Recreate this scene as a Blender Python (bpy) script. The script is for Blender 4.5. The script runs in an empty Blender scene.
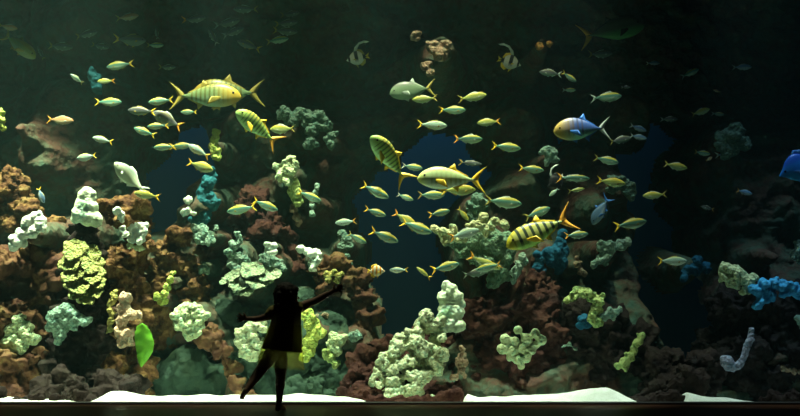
import bpy, bmesh, math, random
from mathutils import Vector, Matrix, noise, Euler
C = bpy.context.scene.collection
PI = math.pi
R = math.radians
rnd = random.Random(7)

# ------------------------------------------------------------------ camera
FPX = 933.0
CAM = Vector((0, -7.0, 0.80)); PITCH = math.atan(87 / FPX)
cam = bpy.data.objects.new('camera', bpy.data.cameras.new('camera'))
C.objects.link(cam)
cam.location = CAM; cam.rotation_euler = (PI / 2 + PITCH, 0, 0)
cam.data.sensor_width = 36.0; cam.data.lens = 36.0 * FPX / 800
cam.data.clip_end = 100
bpy.context.scene.camera = cam
CR = Euler((PI / 2 + PITCH, 0, 0)).to_matrix()

def at(px, py, Y):
    """the point of the depth plane y = Y that is seen at a place of the photo"""
    d = CR @ Vector(((px - 400) / FPX, (208 - py) / FPX, -1))
    return CAM + d * ((Y - CAM.y) / d.y)

def S(Y):
    return (Y - CAM.y) / FPX      # metres per pixel at depth Y

# ------------------------------------------------------------------ materials
def nodes(name):
    m = bpy.data.materials.new(name); m.use_nodes = True
    nt = m.node_tree; b = nt.nodes['Principled BSDF']
    return m, nt, b

def N(nt, typ, **kw):
    n = nt.nodes.new(typ)
    for k, v in kw.items():
        if k in n.inputs: n.inputs[k].default_value = v
        else: setattr(n, k, v)
    return n

def ramp(nt, stops):
    r = nt.nodes.new('ShaderNodeValToRGB'); e = r.color_ramp.elements
    while len(e) < len(stops): e.new(0.5)
    for el, (p, c) in zip(e, stops):
        el.position = p; el.color = (*c, 1)
    return r

def mottled(name, stops, scale=6, rough=0.8, bump=0.5, bscale=30, detail=12, vor=0.0):
    m, nt, b = nodes(name)
    tc = N(nt, 'ShaderNodeTexCoord'); L = nt.links
    n1 = N(nt, 'ShaderNodeTexNoise', Scale=scale, Detail=detail, Roughness=0.72)
    L.new(tc.outputs['Object'], n1.inputs['Vector'])
    r = ramp(nt, stops); L.new(n1.outputs['Fac'], r.inputs['Fac'])
    L.new(r.outputs['Color'], b.inputs['Base Color'])
    n2 = N(nt, 'ShaderNodeTexNoise', Scale=bscale, Detail=5, Roughness=0.6)
    L.new(tc.outputs['Object'], n2.inputs['Vector'])
    h = n2.outputs['Fac']
    if vor:
        v = N(nt, 'ShaderNodeTexVoronoi', Scale=vor)
        L.new(tc.outputs['Object'], v.inputs['Vector'])
        mx = N(nt, 'ShaderNodeMath', operation='ADD')
        L.new(n2.outputs['Fac'], mx.inputs[0]); L.new(v.outputs['Distance'], mx.inputs[1]); h = mx.outputs[0]
    bp = N(nt, 'ShaderNodeBump', Strength=bump, Distance=0.02)
    L.new(h, bp.inputs['Height']); L.new(bp.outputs['Normal'], b.inputs['Normal'])
    b.inputs['Roughness'].default_value = rough
    b.inputs['Specular IOR Level'].default_value = 0.15
    return m

def coral_mat(name, c, c2=None, vor=45, bump=0.9, sc=22):
    c2 = c2 or tuple(x * 0.45 for x in c)
    lite = tuple(min(1, x * 1.12 + 0.03) for x in c)
    cool = (c[0] * 0.55, c[1] * 0.80, c[2] * 0.85)
    return mottled(name, [(0.34, c2), (0.43, cool), (0.49, c), (0.55, tuple((x + y) / 2 for x, y in zip(c, c2))), (0.60, c), (0.70, lite)], scale=sc, bump=bump, vor=vor, bscale=60, rough=0.75)

M = {}
M['rock'] = mottled('reef_rock', [(0.28, (0.0112, 0.0074, 0.0074)), (0.42, (0.0620, 0.0217, 0.0136)), (0.52, (0.1054, 0.0465, 0.0217)),
                                  (0.62, (0.1488, 0.0930, 0.0341)), (0.78, (0.0992, 0.1116, 0.0496))], scale=3.2, bump=1.0, bscale=16, vor=14)
M['rock_red'] = mottled('red_rock', [(0.28, (0.0074, 0.0037, 0.0044)), (0.45, (0.0409, 0.0112, 0.0093)), (0.60, (0.0707, 0.0260, 0.0167)),
                                     (0.78, (0.0446, 0.0335, 0.0149))], scale=5, bump=1.0, bscale=20, vor=18)
M['rock_ochre'] = mottled('ochre_rock', [(0.30, (0.0139, 0.0070, 0.0046)), (0.43, (0.0744, 0.0279, 0.0116)), (0.53, (0.1581, 0.0790, 0.0279)),
                                         (0.66, (0.2093, 0.1395, 0.0558)), (0.8, (0.0930, 0.1023, 0.0326))], scale=7, bump=1.0, bscale=26, vor=22)
M['rock_dark'] = mottled('dark_rock', [(0.3, (0.0037, 0.0037, 0.0056)), (0.5, (0.0186, 0.0099, 0.0087)), (0.7, (0.0310, 0.0248, 0.0186))], scale=6, bump=1.0, bscale=22, vor=18)
M['reefwall'] = mottled('reef_wall_rock', [(0.28, (0.014, 0.019, 0.018)), (0.42, (0.095, 0.043, 0.030)), (0.52, (0.070, 0.074, 0.048)),
                                  (0.62, (0.050, 0.10, 0.075)), (0.78, (0.09, 0.085, 0.055))], scale=2.4, bump=1.0, bscale=16, vor=14)
M['rock_teal'] = mottled('teal_shaded_rock', [(0.3, (0.008, 0.018, 0.014)), (0.5, (0.026, 0.052, 0.036)), (0.7, (0.045, 0.065, 0.038))], scale=4, bump=0.8, bscale=18, vor=12)  # teal haze and shade behind the child put into the rock colour
M['plate'] = coral_mat('grey_yellow_plate_coral', (0.40, 0.46, 0.29), (0.18, 0.25, 0.16))
M['olive'] = coral_mat('olive_plate_coral', (0.42, 0.42, 0.14), (0.18, 0.20, 0.05))
M['pale'] = coral_mat('pale_green_coral', (0.68, 0.74, 0.44), (0.28, 0.36, 0.12))
M['cream'] = coral_mat('cream_coral', (0.74, 0.72, 0.42), (0.35, 0.33, 0.12), sc=26)
M['lettuce'] = coral_mat('lettuce_coral', (0.70, 0.72, 0.46), (0.26, 0.27, 0.10), vor=40, sc=26, bump=1.0)
M['knoll'] = coral_mat('green_knoll_coral', (0.20, 0.30, 0.20), (0.08, 0.13, 0.07))
M['white'] = coral_mat('white_coral', (0.95, 0.97, 0.84), (0.72, 0.82, 0.62), bump=0.35)
M['whitegreen'] = coral_mat('white_green_coral', (0.90, 0.96, 0.74), (0.40, 0.60, 0.30), bump=0.35, sc=7)
M['yellow'] = coral_mat('yellow_green_coral', (0.62, 0.68, 0.15), (0.28, 0.32, 0.05))
M['ochre'] = coral_mat('ochre_coral', (0.5, 0.42, 0.12), (0.2, 0.13, 0.04))
M['lime'] = coral_mat('lime_coral', (0.50, 0.58, 0.20), (0.20, 0.27, 0.07))
M['grey'] = coral_mat('grey_green_coral', (0.33, 0.45, 0.36), (0.13, 0.20, 0.15))
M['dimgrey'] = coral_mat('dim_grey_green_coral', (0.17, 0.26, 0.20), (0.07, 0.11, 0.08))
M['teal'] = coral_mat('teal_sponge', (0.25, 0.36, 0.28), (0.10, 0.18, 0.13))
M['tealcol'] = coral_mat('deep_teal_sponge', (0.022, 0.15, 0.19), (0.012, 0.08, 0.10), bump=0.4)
M['blue'] = coral_mat('blue_lit_sponge', (0.06, 0.38, 0.70), (0.02, 0.12, 0.36), bump=0.4)  # blue light falling on a coral put into its own colour
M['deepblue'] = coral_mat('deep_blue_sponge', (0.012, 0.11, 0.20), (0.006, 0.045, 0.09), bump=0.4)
M['pink'] = coral_mat('pink_coral', (0.80, 0.52, 0.36), (0.50, 0.26, 0.15))
M['brownpink'] = coral_mat('brown_pink_coral', (0.40, 0.26, 0.17), (0.18, 0.09, 0.06))
M['lavender'] = coral_mat('lavender_coral', (0.36, 0.38, 0.50), (0.17, 0.17, 0.26))
M['orange'] = coral_mat('orange_coral', (0.45, 0.20, 0.05), (0.2, 0.07, 0.02))

m, nt, b = nodes('deep_water_blue_wall')
b.inputs['Base Color'].default_value = (0.006, 0.12, 0.24, 1); b.inputs['Roughness'].default_value = 0.9  # blue haze of the deep water put into the wall colour
M['bluewall'] = m
M['sand'] = mottled('white_sand', [(0.3, (0.70, 0.72, 0.62)), (0.6, (0.9, 0.92, 0.84))], scale=14, bump=0.3, bscale=90)
m, nt, b = nodes('black_rubber_trim')
b.inputs['Base Color'].default_value = (0.004, 0.004, 0.004, 1); b.inputs['Roughness'].default_value = 0.6
M['trim'] = m
M['floor'] = mottled('dark_polished_floor', [(0.35, (0.022, 0.009, 0.005)), (0.65, (0.045, 0.020, 0.009))], scale=3, bump=0.02, bscale=40, rough=0.5)
M['floor'].node_tree.nodes['Principled BSDF'].inputs['Specular IOR Level'].default_value = 0.08
M['roomwall'] = mottled('dark_room_paint', [(0.3, (0.01, 0.01, 0.012)), (0.7, (0.014, 0.014, 0.015))], scale=4, bump=0.1, rough=0.9)

m = bpy.data.materials.new('clear_acrylic'); m.use_nodes = True; nt = m.node_tree
nt.nodes.remove(nt.nodes['Principled BSDF'])
t = N(nt, 'ShaderNodeBsdfTransparent'); t.inputs['Color'].default_value = (0.97, 0.985, 0.98, 1)
nt.links.new(t.outputs[0], nt.nodes['Material Output'].inputs['Surface'])
M['glass'] = m
m = bpy.data.materials.new('sea_water'); m.use_nodes = True; nt = m.node_tree
nt.nodes.remove(nt.nodes['Principled BSDF'])
vs = N(nt, 'ShaderNodeVolumeScatter', Density=0.008, Anisotropy=0.1); vs.inputs['Color'].default_value = (0.42, 0.80, 0.80, 1)
va = N(nt, 'ShaderNodeVolumeAbsorption', Density=0.09); va.inputs['Color'].default_value = (0.25, 0.85, 0.75, 1)
ad = N(nt, 'ShaderNodeAddShader'); nt.links.new(vs.outputs[0], ad.inputs[0]); nt.links.new(va.outputs[0], ad.inputs[1])
nt.links.new(ad.outputs[0], nt.nodes['Material Output'].inputs['Volume'])
M['water'] = m

def fish_mat(name, back, flank, belly, zc=0.0, zs=0.12, bands=None, face=None, rough=0.38, stripe=None):
    """a fish skin: back, flank and belly colours by height on the body, dark bands along it"""
    m, nt, b = nodes(name); L = nt.links
    tc = N(nt, 'ShaderNodeTexCoord'); sp = N(nt, 'ShaderNodeSeparateXYZ'); L.new(tc.outputs['Object'], sp.inputs[0])
    mr = N(nt, 'ShaderNodeMapRange'); mr.inputs['From Min'].default_value = zc - zs; mr.inputs['From Max'].default_value = zc + zs
    L.new(sp.outputs['Z'], mr.inputs['Value'])
    st = [(0.0, belly), (0.30, belly), (0.52, flank), (0.70, flank), (0.86, back), (1.0, back)]
    if stripe: st = [(0.0, belly), (0.30, belly), (0.48, flank), (0.66, flank), (0.74, stripe), (0.84, stripe), (0.95, back)]
    r = ramp(nt, st)
    L.new(mr.outputs['Result'], r.inputs['Fac']); col = r.outputs['Color']
    if bands:
        bc, freq, x0, x1, ph = bands
        mu = N(nt, 'ShaderNodeMath', operation='MULTIPLY_ADD'); mu.inputs[1].default_value = freq; mu.inputs[2].default_value = ph
        L.new(sp.outputs['X'], mu.inputs[0])
        si = N(nt, 'ShaderNodeMath', operation='SINE'); L.new(mu.outputs[0], si.inputs[0])
        r2 = ramp(nt, [(0.50, (0, 0, 0)), (0.72, (1, 1, 1))])
        half = N(nt, 'ShaderNodeMath', operation='MULTIPLY_ADD'); half.inputs[1].default_value = 0.5; half.inputs[2].default_value = 0.5
        L.new(si.outputs[0], half.inputs[0]); L.new(half.outputs[0], r2.inputs['Fac'])
        a = N(nt, 'ShaderNodeMapRange'); a.inputs['From Min'].default_value = 0.15; a.inputs['From Max'].default_value = 0.42
        L.new(mr.outputs['Result'], a.inputs['Value'])
        mm = N(nt, 'ShaderNodeMath', operation='MULTIPLY'); L.new(r2.outputs['Color'], mm.inputs[0]); L.new(a.outputs['Result'], mm.inputs[1])
        g1 = N(nt, 'ShaderNodeMath', operation='LESS_THAN'); g1.inputs[1].default_value = x1; L.new(sp.outputs['X'], g1.inputs[0])
        g2 = N(nt, 'ShaderNodeMath', operation='GREATER_THAN'); g2.inputs[1].default_value = x0; L.new(sp.outputs['X'], g2.inputs[0])
        m2 = N(nt, 'ShaderNodeMath', operation='MULTIPLY'); L.new(g1.outputs[0], m2.inputs[0]); L.new(g2.outputs[0], m2.inputs[1])
        m3 = N(nt, 'ShaderNodeMath', operation='MULTIPLY'); L.new(m2.outputs[0], m3.inputs[0]); L.new(mm.outputs[0], m3.inputs[1])
        mx = N(nt, 'ShaderNodeMix', data_type='RGBA'); mx.inputs['B'].default_value = (*bc, 1)
        L.new(m3.outputs[0], mx.inputs['Factor']); L.new(col, mx.inputs[6]); mx.inputs[7].default_value = (*bc, 1)
        col = mx.outputs[2]
    if face:
        fc, fx0, fx1 = face
        fm = N(nt, 'ShaderNodeMapRange'); fm.inputs['From Min'].default_value = fx0; fm.inputs['From Max'].default_value = fx1
        L.new(sp.outputs['X'], fm.inputs['Value'])
        mx = N(nt, 'ShaderNodeMix', data_type='RGBA'); mx.inputs[7].default_value = (*fc, 1)
        L.new(fm.outputs['Result'], mx.inputs['Factor']); L.new(col, mx.inputs[6]); col = mx.outputs[2]
    oi = N(nt, 'ShaderNodeObjectInfo')
    hs = N(nt, 'ShaderNodeHueSaturation'); vr = N(nt, 'ShaderNodeMapRange'); vr.inputs['To Min'].default_value = 0.85; vr.inputs['To Max'].default_value = 1.15
    L.new(oi.outputs['Random'], vr.inputs['Value']); L.new(vr.outputs['Result'], hs.inputs['Value']); L.new(col, hs.inputs['Color'])
    L.new(hs.outputs['Color'], b.inputs['Base Color'])
    b.inputs['Roughness'].default_value = rough; b.inputs['Specular IOR Level'].default_value = 0.35
    return m

def plain(name, c, rough=0.5, trans=None):
    m, nt, b = nodes(name); b.inputs['Base Color'].default_value = (*c, 1); b.inputs['Roughness'].default_value = rough
    b.inputs['Specular IOR Level'].default_value = 0.3
    return m

YEL = (0.85, 0.55, 0.04)
M['fus'] = fish_mat('fusilier_skin', (0.22, 0.24, 0.06), (0.11, 0.28, 0.22), (0.44, 0.62, 0.46), zs=0.15, stripe=(0.50, 0.42, 0.05))
M['fus_white'] = fish_mat('pale_fusilier_skin', (0.40, 0.48, 0.25), (0.40, 0.58, 0.50), (0.80, 0.92, 0.80), zs=0.15)
M['fus_yel'] = fish_mat('yellow_fusilier_skin', (0.50, 0.38, 0.04), (0.38, 0.42, 0.10), (0.50, 0.60, 0.3), zs=0.125)
M['fus_red'] = fish_mat('brown_fusilier_skin', (0.45, 0.20, 0.08), (0.50, 0.26, 0.13), (0.60, 0.50, 0.30), zs=0.125)
M['fus_purple_dim'] = fish_mat('purplish_dimmed_fusilier_skin', (0.12, 0.11, 0.06), (0.10, 0.11, 0.12), (0.17, 0.23, 0.19), zs=0.125)  # purplish skin, darkened to stand in for the low light near the top
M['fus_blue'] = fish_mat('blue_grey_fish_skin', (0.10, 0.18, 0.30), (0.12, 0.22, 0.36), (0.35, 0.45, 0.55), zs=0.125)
M['trev_pale'] = fish_mat('golden_trevally_skin', (0.62, 0.56, 0.20), (0.55, 0.70, 0.32), (0.88, 1.0, 0.78), zs=0.17, face=((0.66, 0.74, 0.22), 0.32, 0.46), bands=((0.52, 0.62, 0.27), 90, -0.2, 0.3, 0))
M['trev_green'] = fish_mat('green_trevally_skin', (0.50, 0.42, 0.07), (0.33, 0.50, 0.12), (0.50, 0.80, 0.34), zs=0.17, bands=((0.13, 0.20, 0.06), 95, -0.22, 0.34, 0.6))
M['trev_dull'] = fish_mat('olive_trevally_skin', (0.33, 0.30, 0.07), (0.20, 0.29, 0.13), (0.30, 0.46, 0.30), zs=0.17, face=((0.45, 0.30, 0.04), 0.14, 0.40), bands=((0.14, 0.16, 0.05), 100, -0.2, 0.36, 0.2))
M['trev_band'] = fish_mat('banded_trevally_skin', (0.75, 0.58, 0.06), (0.62, 0.62, 0.18), (0.45, 0.75, 0.16), zs=0.17, face=((0.70, 0.60, 0.04), 0.34, 0.44), bands=((0.05, 0.07, 0.04), 66, -0.27, 0.40, 0.3))
M['trev_grey'] = fish_mat('grey_trevally_skin', (0.22, 0.23, 0.20), (0.22, 0.32, 0.19), (0.3, 0.45, 0.30), zs=0.2)
M['trev_blue'] = fish_mat('blue_trevally_skin', (0.22, 0.26, 0.46), (0.07, 0.15, 0.42), (0.30, 0.70, 0.50), zs=0.2, face=((0.62, 0.42, 0.10), 0.12, 0.40), bands=((0.10, 0.12, 0.22), 80, -0.05, 0.3, 0.3))
M['dark_green_fish'] = fish_mat('dark_green_fish_skin', (0.06, 0.06, 0.04), (0.08, 0.10, 0.06), (0.08, 0.30, 0.08), zs=0.17)
M['rabbit'] = fish_mat('pale_rabbitfish_skin', (0.35, 0.45, 0.38), (0.68, 0.78, 0.58), (0.80, 0.88, 0.68), zs=0.17)
M['banner'] = fish_mat('bannerfish_skin', (0.70, 0.66, 0.50), (0.75, 0.72, 0.60), (0.7, 0.72, 0.66), zs=0.3, bands=((0.012, 0.012, 0.015), 18, -0.4, 0.42, 0.4))
M['butter'] = fish_mat('butterflyfish_skin', (0.95, 0.50, 0.03), (0.92, 0.80, 0.55), (0.9, 0.85, 0.6), zs=0.6, bands=((0.90, 0.36, 0.02), 30, -0.5, 0.45, 0.4))
M['tang'] = fish_mat('blue_tang_skin', (0.02, 0.12, 0.62), (0.02, 0.22, 0.75), (0.02, 0.30, 0.72), zs=0.25)
M['yfin'] = plain('yellow_fin', YEL); M['ofin'] = plain('orange_fin', (0.80, 0.36, 0.04)); M['gfin'] = plain('grey_fin', (0.45, 0.52, 0.45))
M['dfin'] = plain('dull_yellow_fin', (0.38, 0.30, 0.06)); M['bfin'] = plain('blue_fin', (0.05, 0.2, 0.6)); M['wfin'] = plain('white_fin', (0.85, 0.88, 0.80))
M['kfin'] = plain('black_fin', (0.015, 0.015, 0.02))
M['eye'] = plain('fish_eye', (0.01, 0.01, 0.01), 0.15)

# ------------------------------------------------------------------ mesh helpers
def link(name, me, parent=None, mat=None, smooth=True):
    if mat is not None:
        me.materials.clear(); me.materials.append(mat)
    if smooth:
        for p in me.polygons: p.use_smooth = True
    o = bpy.data.objects.new(name, me); C.objects.link(o)
    if parent: o.parent = parent
    return o

def tag(o, label=None, cat=None, group=None, kind=None):
    if label: o['label'] = label
    if cat: o['category'] = cat
    if group: o['group'] = group
    if kind: o['kind'] = kind
    return o

def empty(name, loc):
    o = bpy.data.objects.new(name, None); C.objects.link(o); o.location = loc; o.empty_display_size = 0.05
    return o

def to_mesh(bm, name):
    me = bpy.data.meshes.new(name); bm.to_mesh(me); bm.free(); return me

def ball(bm, c, r, sc=(1, 1, 1), rot=None, sub=2):
    mt = Matrix.Translation(Vector(c)) @ (rot.to_4x4() if rot else Matrix.Identity(4)) @ Matrix.Diagonal((r * sc[0], r * sc[1], r * sc[2], 1))
    bmesh.ops.create_icosphere(bm, subdivisions=sub, radius=1, matrix=mt)

def limb(bm, pts, step=0.45):
    """tapered limb: balls along (point, radius) stations"""
    for (p, r), (q, s) in zip(pts, pts[1:]):
        p, q = Vector(p), Vector(q); n = max(2, int((q - p).length / (min(r, s) * step)))
        for i in range(n + 1):
            t = i / n; ball(bm, p.lerp(q, t), r + (s - r) * t, sub=2)

def remesh(bm, name, vox, sm=0):
    me = to_mesh(bm, name + '_raw'); o = bpy.data.objects.new('tmp', me); C.objects.link(o)
    md = o.modifiers.new('r', 'REMESH'); md.mode = 'VOXEL'; md.voxel_size = vox; md.adaptivity = 0
    if sm:
        s = o.modifiers.new('s', 'SMOOTH'); s.iterations = sm; s.factor = 0.5
    dg = bpy.context.evaluated_depsgraph_get(); dg.update()
    out = bpy.data.meshes.new_from_object(o.evaluated_get(dg)); out.name = name
    bpy.data.objects.remove(o); bpy.data.meshes.remove(me)
    return out

def rough_up(me, waves, seed=0):
    off = Vector((seed * 3.7, seed * 1.3, seed * 5.1))
    ns = [v.normal.copy() for v in me.vertices]
    for v, n in zip(me.vertices, ns):
        p = v.co; d = 0
        for a, f in waves: d += a * noise.noise(p * f + off)
        v.co = p + n * d
    me.update()

def box(name, lo, hi, mat, parent=None):
    bm = bmesh.new(); lo, hi = Vector(lo), Vector(hi); c = (lo + hi) / 2; d = hi - lo
    bmesh.ops.create_cube(bm, size=1, matrix=Matrix.Translation(c) @ Matrix.Diagonal((*d, 1)))
    return link(name, to_mesh(bm, name), parent, mat, False)

def recenter(o, p):
    """put an object's origin at p (its base)"""
    p = Vector(p); o.data.transform(Matrix.Translation(-p)); o.location = p
    return o
# ------------------------------------------------------------------ the setting
XL, XR, YB, ZT = -5.6, 5.6, 4.5, 4.7
tag(box('floor', (XL - 1, -9, -0.2), (XR + 1, -0.06, 0), M['floor']), kind='structure')
tag(box('window_1', (XL, -0.02, 0.012), (XR, 0.03, 3.35), M['glass']), kind='structure')
tag(box('trim_1', (XL, -0.06, -0.2), (XR, 0.035, 0.012), M['trim']), kind='structure')
tag(box('wall_front', (XL - 1, -0.3, 3.35), (XR + 1, 0.035, 9.5), M['roomwall']), kind='structure')
tag(box('wall_left', (XL - 1, -9, 0), (XL, YB, 9.5), M['roomwall']), kind='structure')
tag(box('wall_right', (XR, -9, 0), (XR + 1, YB, 9.5), M['roomwall']), kind='structure')
tag(box('ceiling', (XL - 1, -9, 9.5), (XR + 1, YB + 0.2, 9.7), M['roomwall']), kind='structure')
tag(box('wall_back', (XL, YB, -0.2), (XR, YB + 0.2, 9.5), M['bluewall']), kind='structure')
tag(box('sea_water', (XL, 0.035, -0.15), (XR, YB - 0.01, ZT), M['water']), kind='stuff', label='clear blue green sea water filling the tank', cat='water')

def sm(t):
    t = max(0.0, min(1.0, t)); return t * t * (3 - 2 * t)

# sand bed
BANK = [(-500, 400), (0, 399), (40, 401), (88, 403), (95, 399), (106, 393.5), (118, 393), (132, 396), (150, 398), (180, 396.5), (250, 397.5), (300, 396), (340, 398), (362, 401), (374, 407), (464, 407), (467, 396), (480, 399), (520, 397.5), (560, 396), (578, 393), (594, 390), (610, 389.5), (622, 394), (640, 404), (686, 406), (690, 395), (705, 398), (752, 402), (762, 406), (1300, 400)]
BW = [(at(px, 400, 0.12).x, (402.5 - py) * 0.00765) for px, py in BANK]
def sand_h(x, y):
    for (x0, z0), (x1, z1) in zip(BW, BW[1:]):
        if x <= x1: z = z0 + (z1 - z0) * max(0, x - x0) / (x1 - x0); break
    else: z = BW[-1][1]
    z *= sm((y - 0.0) / 0.2)
    return z + (0.012 * noise.noise(Vector((x * 7, y * 7, 1))) - 0.004) - (z + 0.10) * sm((y - 0.22) / 0.5)
bm = bmesh.new(); NX, NY = 520, 40; vs = []
for j in range(NY + 1):
    y = 0.036 + (2.0 - 0.036) * (j / NY) ** 1.5
    vs.append([bm.verts.new((XL + (XR - XL) * i / NX, y, sand_h(XL + (XR - XL) * i / NX, y))) for i in range(NX + 1)])
for j in range(NY):
    for i in range(NX): bm.faces.new((vs[j][i], vs[j][i + 1], vs[j + 1][i + 1], vs[j + 1][i]))
tag(link('sand', to_mesh(bm, 'sand'), None, M['sand']), 'bright white sand covering the tank bottom along the glass', 'sand', kind='stuff')

# reef wall: one continuous face of rock with openings to the blue water behind
GAPS = [
 [(140, 240), (134, 180), (142, 140), (156, 112), (190, 106), (216, 134), (218, 170), (190, 195), (186, 225), (172, 240)],
 [(343, 215), (347, 190), (372, 165), (395, 150), (420, 130), (470, 120), (560, 110), (590, 140), (540, 165), (500, 182), (470, 196), (446, 232), (455, 262), (462, 310), (440, 350), (392, 366), (378, 340), (375, 305), (352, 280), (340, 245)],
 [(608, 130), (650, 108), (700, 125), (714, 180), (704, 240), (698, 300), (700, 372), (626, 372), (620, 290), (624, 240), (616, 190)],
]
YG = 2.8
GW = [[at(x, y, YG) for x, y in g] for g in GAPS]

def inside_dist(poly, x, z):
    """signed distance to a polygon in the x-z plane, positive inside"""
    ins = False; best = 1e9; n = len(poly)
    for i in range(n):
        ax, az = poly[i].x, poly[i].z; bx, bz = poly[(i + 1) % n].x, poly[(i + 1) % n].z
        if (az > z) != (bz > z) and x < (bx - ax) * (z - az) / (bz - az) + ax: ins = not ins
        dx, dz = bx - ax, bz - az; t = max(0, min(1, ((x - ax) * dx + (z - az) * dz) / (dx * dx + dz * dz)))
        best = min(best, math.hypot(ax + t * dx - x, az + t * dz - z))
    return best if ins else -best

BUMPS = []     # (x, z, radius, depth): rock that carries a coral
def carry(px, py, rpx, Y, back=0.15):
    p = at(px, py, Y); BUMPS.append((p.x, p.z, rpx * S(Y), Y + back))

def reef_depth(x, z):
    y = 1.15 + 1.3 * sm(z / 1.5) + 0.15 * sm((z - 1.5) / 1.5)
    y += 0.38 * sm((z - 2.3) / 0.8) - 0.3 * sm((z - 3.7) / 0.8)                       # overhang near the surface
    y += 0.25 * noise.noise(Vector((x * 0.7, z * 0.8, 9.2)))
    wsum = 1e-6; ysum = 0; wmax = 0
    for bx, bz, br, by in BUMPS:
        d2 = ((x - bx) ** 2 + (z - bz) ** 2) / (br * br)
        if d2 < 4:
            w = math.exp(-d2 * 1.6); wsum += w; ysum += w * by; wmax = max(wmax, w)
    if wmax > 0: y = y + (ysum / wsum - y) * min(1, wmax * 1.25)
    g = -1e9; q = 0.10 * noise.noise(Vector((x * 3, z * 3, 0))) + 0.05 * noise.noise(Vector((x * 8, z * 8, 5)))
    for poly in GW: g = max(g, inside_dist(poly, x, z) + q)
    hole = sm((g + 0.10) / 0.22) * (1 - min(1, wmax * 1.3)); y += 0.7 * hole * hole
    r = 0
    for a, f in ((0.16, 2.1), (0.09, 4.6), (0.05, 10), (0.028, 22)):
        r += a * (1 - 2 * abs(noise.noise(Vector((x * f, z * f * 1.3, f)))))
    return y - r * 0.8 * (1 - 0.5 * min(1, wmax)), hole

def build_reef():
    bm = bmesh.new(); HOLE = {}; st = 0.024; nx = int((XR - XL) / st); nz = int(4.6 / st); vs = []
    for j in range(nz + 1):
        z = -0.1 + st * j
        row = []
        for i in range(nx + 1):
            y, h = reef_depth(XL + st * i, z)
            v = bm.verts.new((XL + st * i, min(4.3, max(0.15, y)), z + 0.03 * noise.noise(Vector((i * .11, j * .13, 1))))); row.append(v); HOLE[v] = h
        vs.append(row)
    for j in range(nz):
        for i in range(nx):
            q = (vs[j][i], vs[j][i + 1], vs[j + 1][i + 1], vs[j + 1][i])
            if min(HOLE[v] for v in q) < 0.9: bm.faces.new(q)      # open behind the rim of each opening
    bmesh.ops.delete(bm, geom=[v for v in bm.verts if not v.link_faces], context='VERTS')
    tag(link('wall_reef', to_mesh(bm, 'wall_reef'), None, M['reefwall']), kind='structure')

# ------------------------------------------------------------------ rocks
def rock(label, balls, Y, mat='rock', vox=0.018, amp=1.0, seed=1):
    """balls: (px, py, radius px, depth offset m[, flatten z])"""
    bm = bmesh.new(); s = S(Y)
    for t in balls:
        px, py, r, dy = t[:4]; p = at(px, py, Y + dy); k = S(Y + dy)
        ball(bm, p, r * k, (1, 0.8, t[4] if len(t) > 4 else 1), sub=3)
    me = remesh(bm, 'reef_rock', vox)
    rough_up(me, [(0.11 * amp, 4), (0.085 * amp, 9), (0.05 * amp, 20), (0.030 * amp, 40), (0.012 * amp, 80)], seed)
    o = link('reef_rock', me, None, M[mat])
    base = min((v.co.z for v in me.vertices)); t = balls[0]; p = at(t[0], t[1], Y)
    recenter(o, (p.x, p.y, base))
    return tag(o, label, 'rock', 'reef rocks behind the glass')

# ------------------------------------------------------------------ corals
def coral(name, label, cat, balls, Y, mat, vox=0.011, lumps=0, lr=3.5, amp=1.0, seed=1, flat=0.75, group=None, support=None, wv=None):
    """lumpy coral from balls (px, py, radius px[, depth offset]) with extra knobs on its surface"""
    bm = bmesh.new(); rr = random.Random(seed * 31 + 5); cs = []
    for t in balls:
        dy = t[3] if len(t) > 3 else 0
        k = S(Y + dy); p = at(t[0], t[1], Y + dy); ball(bm, p, t[2] * k, (1, flat, 1), sub=2); cs.append((p, t[2] * k))
    k = S(Y); tot = sum(r for _, r in cs)
    for i in range(lumps):
        u = rr.random() * tot
        for p, r in cs:
            u -= r
            if u <= 0: break
        d = Vector((rr.uniform(-1, 1), rr.uniform(-1.2, 0.2), rr.uniform(-0.8, 1))).normalized()
        ball(bm, p + Vector((d.x, d.y * flat, d.z)) * r * 0.85, lr * k * rr.uniform(0.6, 1.2), sub=2)
    me = remesh(bm, name, vox)
    rough_up(me, wv or [(0.022 * amp, 16), (0.012 * amp, 38)], seed)
    o = link(name, me, None, M[mat]); base = min(v.co.z for v in me.vertices); p = cs[0][0]
    recenter(o, (p.x, p.y, base))
    if support:
        for (px, py, r) in (support if isinstance(support, list) else [support]): carry(px, py, r, Y)
    return tag(o, label, cat, group)

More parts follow.
